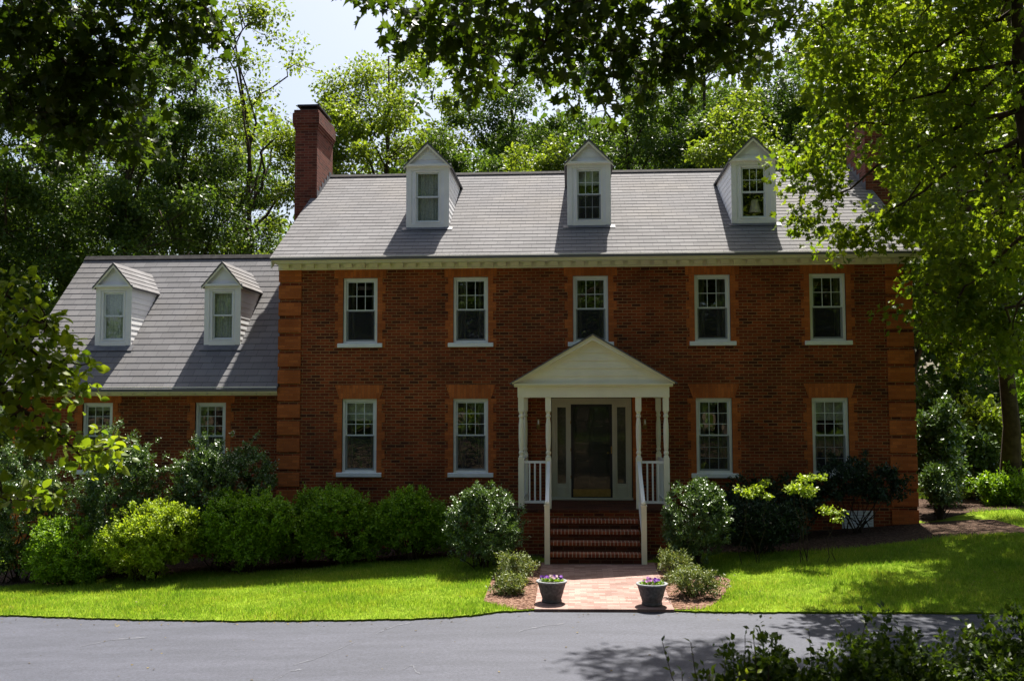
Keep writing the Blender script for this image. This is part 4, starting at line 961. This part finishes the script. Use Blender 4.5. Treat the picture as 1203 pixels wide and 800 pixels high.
# ------------------------------------------------------------------ woodland
V = [make_tree_meshes('wood_a', 1, 20, 4, 4.6, 130, 420, .16, .26), make_tree_meshes('wood_b', 2, 22, 6, 5.2, 145, 400, .16, .3), make_tree_meshes('wood_c', 3, 15, 2.0, 4.2, 120, 420, .15, .2),
     make_tree_meshes('thin', 4, 19, 7, 3.6, 52, 170, .15, .2, sparse=.15, crad=(.5, .95))]
WG = 'woodland trees behind the house'
def wood(px, Y, v, sc, rz, label, leaf='leaf_wood', bark='bark'):
    p = at(px, 500, Y); place_tree('woodland_tree', V[v], (p[0], Y, tz(p[0], Y) - .1), label, 'tree', WG, rz, sc, bark, leaf)
TREES = [  # px, Y, variant, scale, spin, label, leaf
 (-40, 14, 0, 1., .3, 'tall dark tree beyond the left end of the wing', 'leaf_wood'),
 (60, 20, 1, 1., 1.9, 'tall dark tree rising behind the left rake of the wing roof', 'leaf_wood'),
 (150, 15, 0, .95, 2.7, 'dark tree with a straight trunk behind the left wing dormer', 'leaf_wood'),
 (240, 24, 1, .85, 4.1, 'shaded tree behind the second wing dormer', 'leaf_wood'),
 (305, 19, 3, 1.14, .8, 'thin open tree with bare crooked limbs left of the chimney', 'leaf_yellow'),
 (215, 17, 3, .95, 2.2, 'sparse tree with pale leaves between the wing dormers and the chimney', 'leaf_wood'),
 (300, 13, 2, .62, 3.3, 'low bushy tree between the wing ridge and the chimney', 'leaf_yellow'),
 (447, 20, 0, 1.0, 5.2, 'bright green tree just right of the left chimney', 'leaf_yellow'),
 (520, 17, 2, .95, .4, 'rounded dark tree behind the left main dormer', 'leaf_wood'),
 (600, 25, 1, .95, 2.3, 'tall tree between the left and middle main dormers', 'leaf_wood'),
 (655, 16, 2, .9, 3.9, 'sunlit yellow green tree behind the middle dormer', 'leaf_yellow'),
 (745, 20, 0, .95, 1.2, 'deep green tree right of the middle dormer', 'leaf_wood'),
 (830, 26, 1, 1.0, 5.6, 'tall tree beyond the ridge before the right main dormer', 'leaf_wood'),
 (870, 16, 2, 1.0, 2.0, 'leafy light green tree behind the right main dormer', 'leaf_yellow'),
 (960, 22, 0, 1.0, 4.4, 'tall tree behind the right end of the main ridge', 'leaf_wood'),
 (1060, 18, 1, .9, .9, 'tree behind the right chimney', 'leaf_yellow'),
 (1130, 13, 0, .85, 3.0, 'tree with a dark slim trunk just right of the house corner', 'leaf_yellow'),
 (1215, 17, 1, .95, 1.5, 'tall tree at the right edge behind the brown trunk', 'leaf_wood'),
]
for a in TREES: wood(*a)
p = at(1183, 500, 3.5)
place_tree('woodland_tree', make_tree_meshes('trunk_tree', 14, 17, 8.5, 3.6, 42, 230, .16, .24), (p[0], 3.5, tz(p[0], 3.5) - .1), 'tree with a straight brown trunk standing at the right lawn edge', 'tree', WG, 0, 1, 'bark', 'leaf_yellow')
# the far wood that closes the view, one mass
rng = np.random.default_rng(77)
nC = 900; ang = rng.uniform(-.72, .72, nC); dist = rng.uniform(62, 82, nC); C = np.column_stack([CAM[0] + np.sin(ang) * dist, CAM[1] + np.cos(ang) * dist, rng.random(nC) ** 1.25 * 22 + .3])
C[:, 2] += terr(C[:, 0], C[:, 1]); sky_gap = (np.abs((np.tan(ang + .061) * 1150 + 601) - 372) < 75) & (C[:, 2] > 14); pxs = np.tan(ang + .061) * 1150 + 601; sky_gap |= (pxs > 40) & (pxs < 260) & (C[:, 2] > 9) & (rng.random(nC) < .6); C = C[~sky_gap]
P, D, Nn = clump_leaves(C, rng.uniform(1.6, 3.0, len(C)), 170, rng)
tag(link('far_woodland', foliage_mesh('far_woodland', P, D, Nn, .55 * rng.uniform(.6, 1.3, len(P)), 'oval'), M['leaf_wood']), 'far leafy woodland closing the view behind the nearer trees', 'woodland', kind='stuff')
rng = np.random.default_rng(55); n = 26000; x = rng.uniform(-24, 24, n); y = rng.uniform(-34, -13.9, n); k = ((x - CAM[0]) ** 2 + (y - CAM[1]) ** 2 > 1.2) & ~((y > -18.5) & (np.abs(x - CAM[0]) < (y - CAM[1]) * .75) & (y > -17.2)); x, y = x[k], y[k]; n = len(x)  # out-of-view planting, added to darken what the door glass mirrors
P = np.column_stack([x, y, terr(x, y) + rng.random(n) * .28]); D = unit(np.column_stack([rng.normal(size=n), rng.normal(size=n), rng.random(n)])); Nn = unit(np.column_stack([rng.normal(0, .5, n), rng.normal(0, .5, n), np.ones(n)]))
tag(link('unseen_ground_cover', foliage_mesh('unseen_ground_cover', P, D, Nn, .2 * rng.uniform(.6, 1.3, n), 'oval'), M['leaf_near']), 'unseen low leafy ground cover on the bank, added to darken the glass reflections', 'ground cover', kind='stuff')
nC = 330; C = np.column_stack([rng.uniform(-60, 60, nC), rng.uniform(-60, -46, nC), rng.random(nC) ** 1.2 * 14 + .5]); P, D, Nn = clump_leaves(C, rng.uniform(1.4, 2.4, nC), 150, rng)  # out-of-view leaf mass, added so the panes mirror green
tag(link('unseen_woodland', foliage_mesh('unseen_woodland', P, D, Nn, .5 * rng.uniform(.6, 1.3, len(P)), 'oval'), M['leaf_wood']), 'unseen leafy woodland far across the driveway, added for the pane reflections', 'woodland', kind='stuff')
# trees round and behind the photographer's bank: unseen, several added to shade the front, mirrored in the panes
for i, (x, y, v, sc, lab) in enumerate(((-6.5, -19.5, 1, 1, ''), (6.2, -20, 1, 1, ''), (-11, -24, 0, .9, ''), (7.5, -25.5, 1, .85, ''), (-3, -28.5, 1, .9, ''), (2.5, -31, 2, 1.1, ''), (13, -31, 2, 1.2, ''), (-10, -31, 2, 1.2, ''), (17, -24, 0, 1, ''), (-19, -28, 2, 1.3, ''), (-5.5, -36, 2, 1.2, ''), (8, -36, 2, 1.2, ''), (21, -34, 1, 1, ''), (-24, -36, 1, 1, ''), (-15, -40, 2, 1.3, ''), (0, -41, 2, 1.3, ''), (15, -41, 2, 1.3, ''))):
    place_tree('roadside_tree', V[v], (x, y, tz(x, y) - .1), 'leafy tree across the driveway mirrored in the window panes', 'tree', 'trees across the driveway', i * 1.3, sc)

# ------------------------------------------------------------------ near trees hanging into the picture
def near_tree(name, label, base, spine, blobs, per, lsize, mat, seed, trunk_r, shape='maple', crad=(.3, .6), bark='bark', up=.5, droop=.35):
    """spine: trunk points; blobs: (centre, radii, clumps); every clump hangs on a limb"""
    rng = np.random.default_rng(seed); base = np.array(base, float); o = tag(empty(name, base), label, 'tree')
    sp = np.array(spine, float) - base; L = len(sp); paths = [(sp, list(np.linspace(trunk_r, trunk_r * .35, L)))]
    Call = []; t = np.linspace(0, 1, L)
    for c, rad, k in blobs:
        c = np.array(c, float) - base; rad = np.array(rad, float)
        s = np.array([np.interp(min(1, max(.25, (c[2] + 1.0 - 0) / max(sp[-1, 2], .1))), t, sp[:, q]) for q in range(3)])
        lp, lr = curve_path(s, c, trunk_r * .22, .010, rng, 9, .06, .03); paths.append((lp, lr))
        d = unit(rng.normal(size=(k, 3))); C = c + d * rad * (rng.random(k) ** .45)[:, None]
        for q in C:
            j = np.argmin(((lp[2:] - q) ** 2).sum(1)) + 2; paths.append(curve_path(lp[j], q, min(.02, lr[j] * .7), .004, rng, 5, .05, .06))
        Call.append(C)
    C = np.concatenate(Call); rad = rng.uniform(*crad, len(C))
    P_, D_, N_ = clump_leaves(C, rad, rng.integers(int(per * .5), int(per * 1.5), len(C)), rng, up, .75)
    link('trunk', tubes_mesh(name + '_trunk', paths, 7), M[bark], o); link('crown', foliage_mesh(name + '_crown', P_, D_, N_, lsize * rng.uniform(.6, 1.25, len(P_)), shape), M[mat], o)
    return o
# the maple standing on the right lawn, its branches before the roof
Ym = -5.2
bl = []
for (px, py, Y, rx, rz, k) in ((1150, 60, -4.8, 1.5, 1.3, 34), (1060, 40, -4.2, 1.5, 1.2, 32), (965, 30, -4.4, 1.3, .8, 18), (1010, 120, -3.6, 1.3, .9, 22), (1110, 170, -4.2, 1.4, .9, 26), (1180, 250, -4.4, 1.2, 1.0, 22), (950, 190, -3.6, .65, .65, 11),
        (1050, 255, -3.2, .8, .45, 10), (1130, 310, -2.4, 1.1, .8, 16), (940, 255, -3.4, .4, .35, 4), (1000, 285, -2.6, .45, .35, 5), (1190, 390, -2.6, .8, .8, 9), (1110, 370, -1.5, 1.0, .5, 14), (1160, 410, -1.0, 1.0, .45, 14), (1105, 300, -1.0, .9, .6, 12), (1180, 330, -1.6, .9, .6, 14), (1090, 230, -1.6, 1.0, .8, 12), (885, 40, -5.0, .9, .8, 12)):
    bl.append((at(px, py, Y), (rx, rx * 1.1, rz), k))
for (x, y, z, r3, k) in ((6.5, .5, 11.4, (2.0, 1.8, 1.1), 50), (8.0, -1.6, 9.2, (2.6, 1.8, 1.6), 42), (10.5, -1.2, 8.0, (2.4, 2.2, 2.2), 60), (11.5, .5, 9.5, (2.2, 1.8, 2), 50), (3.6, -4.0, 12.6, (2.2, 1.6, .9), 60), (2.5, -3.0, 12.0, (1.7, 1.2, .6), 40), (4.6, -11.4, 9.4, (2.6, 1.3, 1.0), 80), (1.5, -11.6, 9.6, (1.2, 1.2, .8), 20), (8.5, -5, 11, (3, 3, 2.2), 50), (6.0, -6.5, 12.5, (2.8, 2.6, 1.8), 50), (11.5, -4.5, 9, (2.4, 3, 2.6), 55), (9.5, -8.0, 9.0, (3, 2.2, 2.2), 55), (5.8, -4.6, 12.2, (2.2, 1.6, 1.2), 60), (12, -7.5, 7, (2, 2.4, 1.8), 40)): bl.append(((x, y, z), r3, k))  # unseen upper boughs, several placed only to shade lawn, driveway and bank bushes
near_tree('maple_tree', 'spreading maple at the right edge with sunlit branches hanging before the roof', (7.9, Ym, tz(7.9, Ym) - .1), [(7.9, Ym, 0), (7.75, Ym, 2.5), (7.5, Ym + .1, 5), (7.2, Ym + .2, 8), (7.1, Ym, 10), (7.4, Ym - .2, 12.5)], bl, 52, .14, 'leaf_maple', 91, .2, crad=(.28, .55))
# oak bough across the top
bl = [(at(px, py, Y), (rx, .6, rz), k) for (px, py, Y, rx, rz, k) in ((480, 25, -13.6, .55, .3, 10), (560, 60, -13.2, .55, .3, 10), (640, 50, -13.4, .6, .45, 14), (720, 60, -13.2, .6, .5, 16), (800, 70, -13.4, .55, .5, 14), (850, 30, -13.6, .6, .5, 12), (540, 5, -13.8, .8, .3, 12), (700, 0, -13.8, .9, .35, 14))]
bl += [((0, -13.3, 8.2), (3.2, 1.6, .8), 60), ((3.6, -13.2, 8.4), (2, 1.6, 1.2), 40)]
near_tree('oak_tree', 'dark oak bough hanging across the top of the view before the dormers', (6.2, -14.8, tz(6.2, -14.8) - .1), [(6.2, -14.8, 0), (6.1, -14.7, 3), (5.8, -14.5, 6), (5.0, -14.2, 8), (4.2, -14, 9)], bl, 22, .125, 'leaf_near', 92, .24, crad=(.16, .36))
# hanging boughs, top left
bl = [(at(px, py, Y), (rx, .7, rz), k) for (px, py, Y, rx, rz, k) in ((40, 60, -13.2, .7, .7, 26), (120, 50, -13, .7, .6, 24), (200, 25, -13, .5, .35, 12), (150, 120, -12.8, .55, .4, 13), (60, 150, -13, .6, .45, 14), (10, 110, -13.4, .5, .6, 12), (170, 175, -12.8, .2, .15, 2), (240, 8, -13, .3, .2, 4))]
bl += [((-5.6, -13.2, 8.2), (1.8, 1.6, 1.0), 50), ((-3.5, -12.8, 8.4), (1.3, 1.4, .7), 26)]
near_tree('tulip_tree', 'dark leafy boughs hanging into the top left corner', (-7.4, -14.2, tz(-7.4, -14.2) - .1), [(-7.4, -14.2, 0), (-7.3, -14.1, 3), (-7.0, -13.9, 6), (-6.4, -13.6, 8.2), (-6, -13.4, 9.5)], bl, 26, .125, 'leaf_near', 93, .22, crad=(.16, .36))
# dogwood branch reaching in from the left
bl = [(at(px, py, Y), (rx, .4, rz), k) for (px, py, Y, rx, rz, k) in ((15, 400, -14.6, .35, .22, 12), (60, 430, -14.5, .32, .18, 11), (60, 455, -14.4, .24, .12, 7), (25, 480, -14.6, .35, .2, 11), (118, 530, -14.4, .14, .06, 3), (0, 560, -14.8, .2, .2, 4), (5, 350, -14.8, .2, .2, 5), (50, 515, -14.4, .3, .12, 9), (95, 535, -14.3, .16, .06, 4), (55, 380, -14.6, .2, .15, 6), (15, 590, -14.6, .12, .12, 4))]
bl += [((-5.45, -14.8, 3.5), (.6, .6, .5), 22), ((-5.3, -14.7, 2.4), (.45, .5, .5), 16), ((-6.4, -15, 4.6), (.9, .9, .6), 40), ((-6.0, -15.4, 3.3), (.8, .7, .7), 30), ((-7.4, -15.1, 3.6), (.8, .9, .9), 36)]
near_tree('dogwood_tree', 'dogwood branch with broad drooping leaves reaching in at the left edge', (-6.6, -15, tz(-6.6, -15) - .1), [(-6.6, -15, 0), (-6.5, -15, 1.5), (-6.2, -14.9, 3), (-5.9, -14.8, 4.2)], bl, 16, .085, 'leaf_maple', 94, .08, 'broad', crad=(.1, .24))
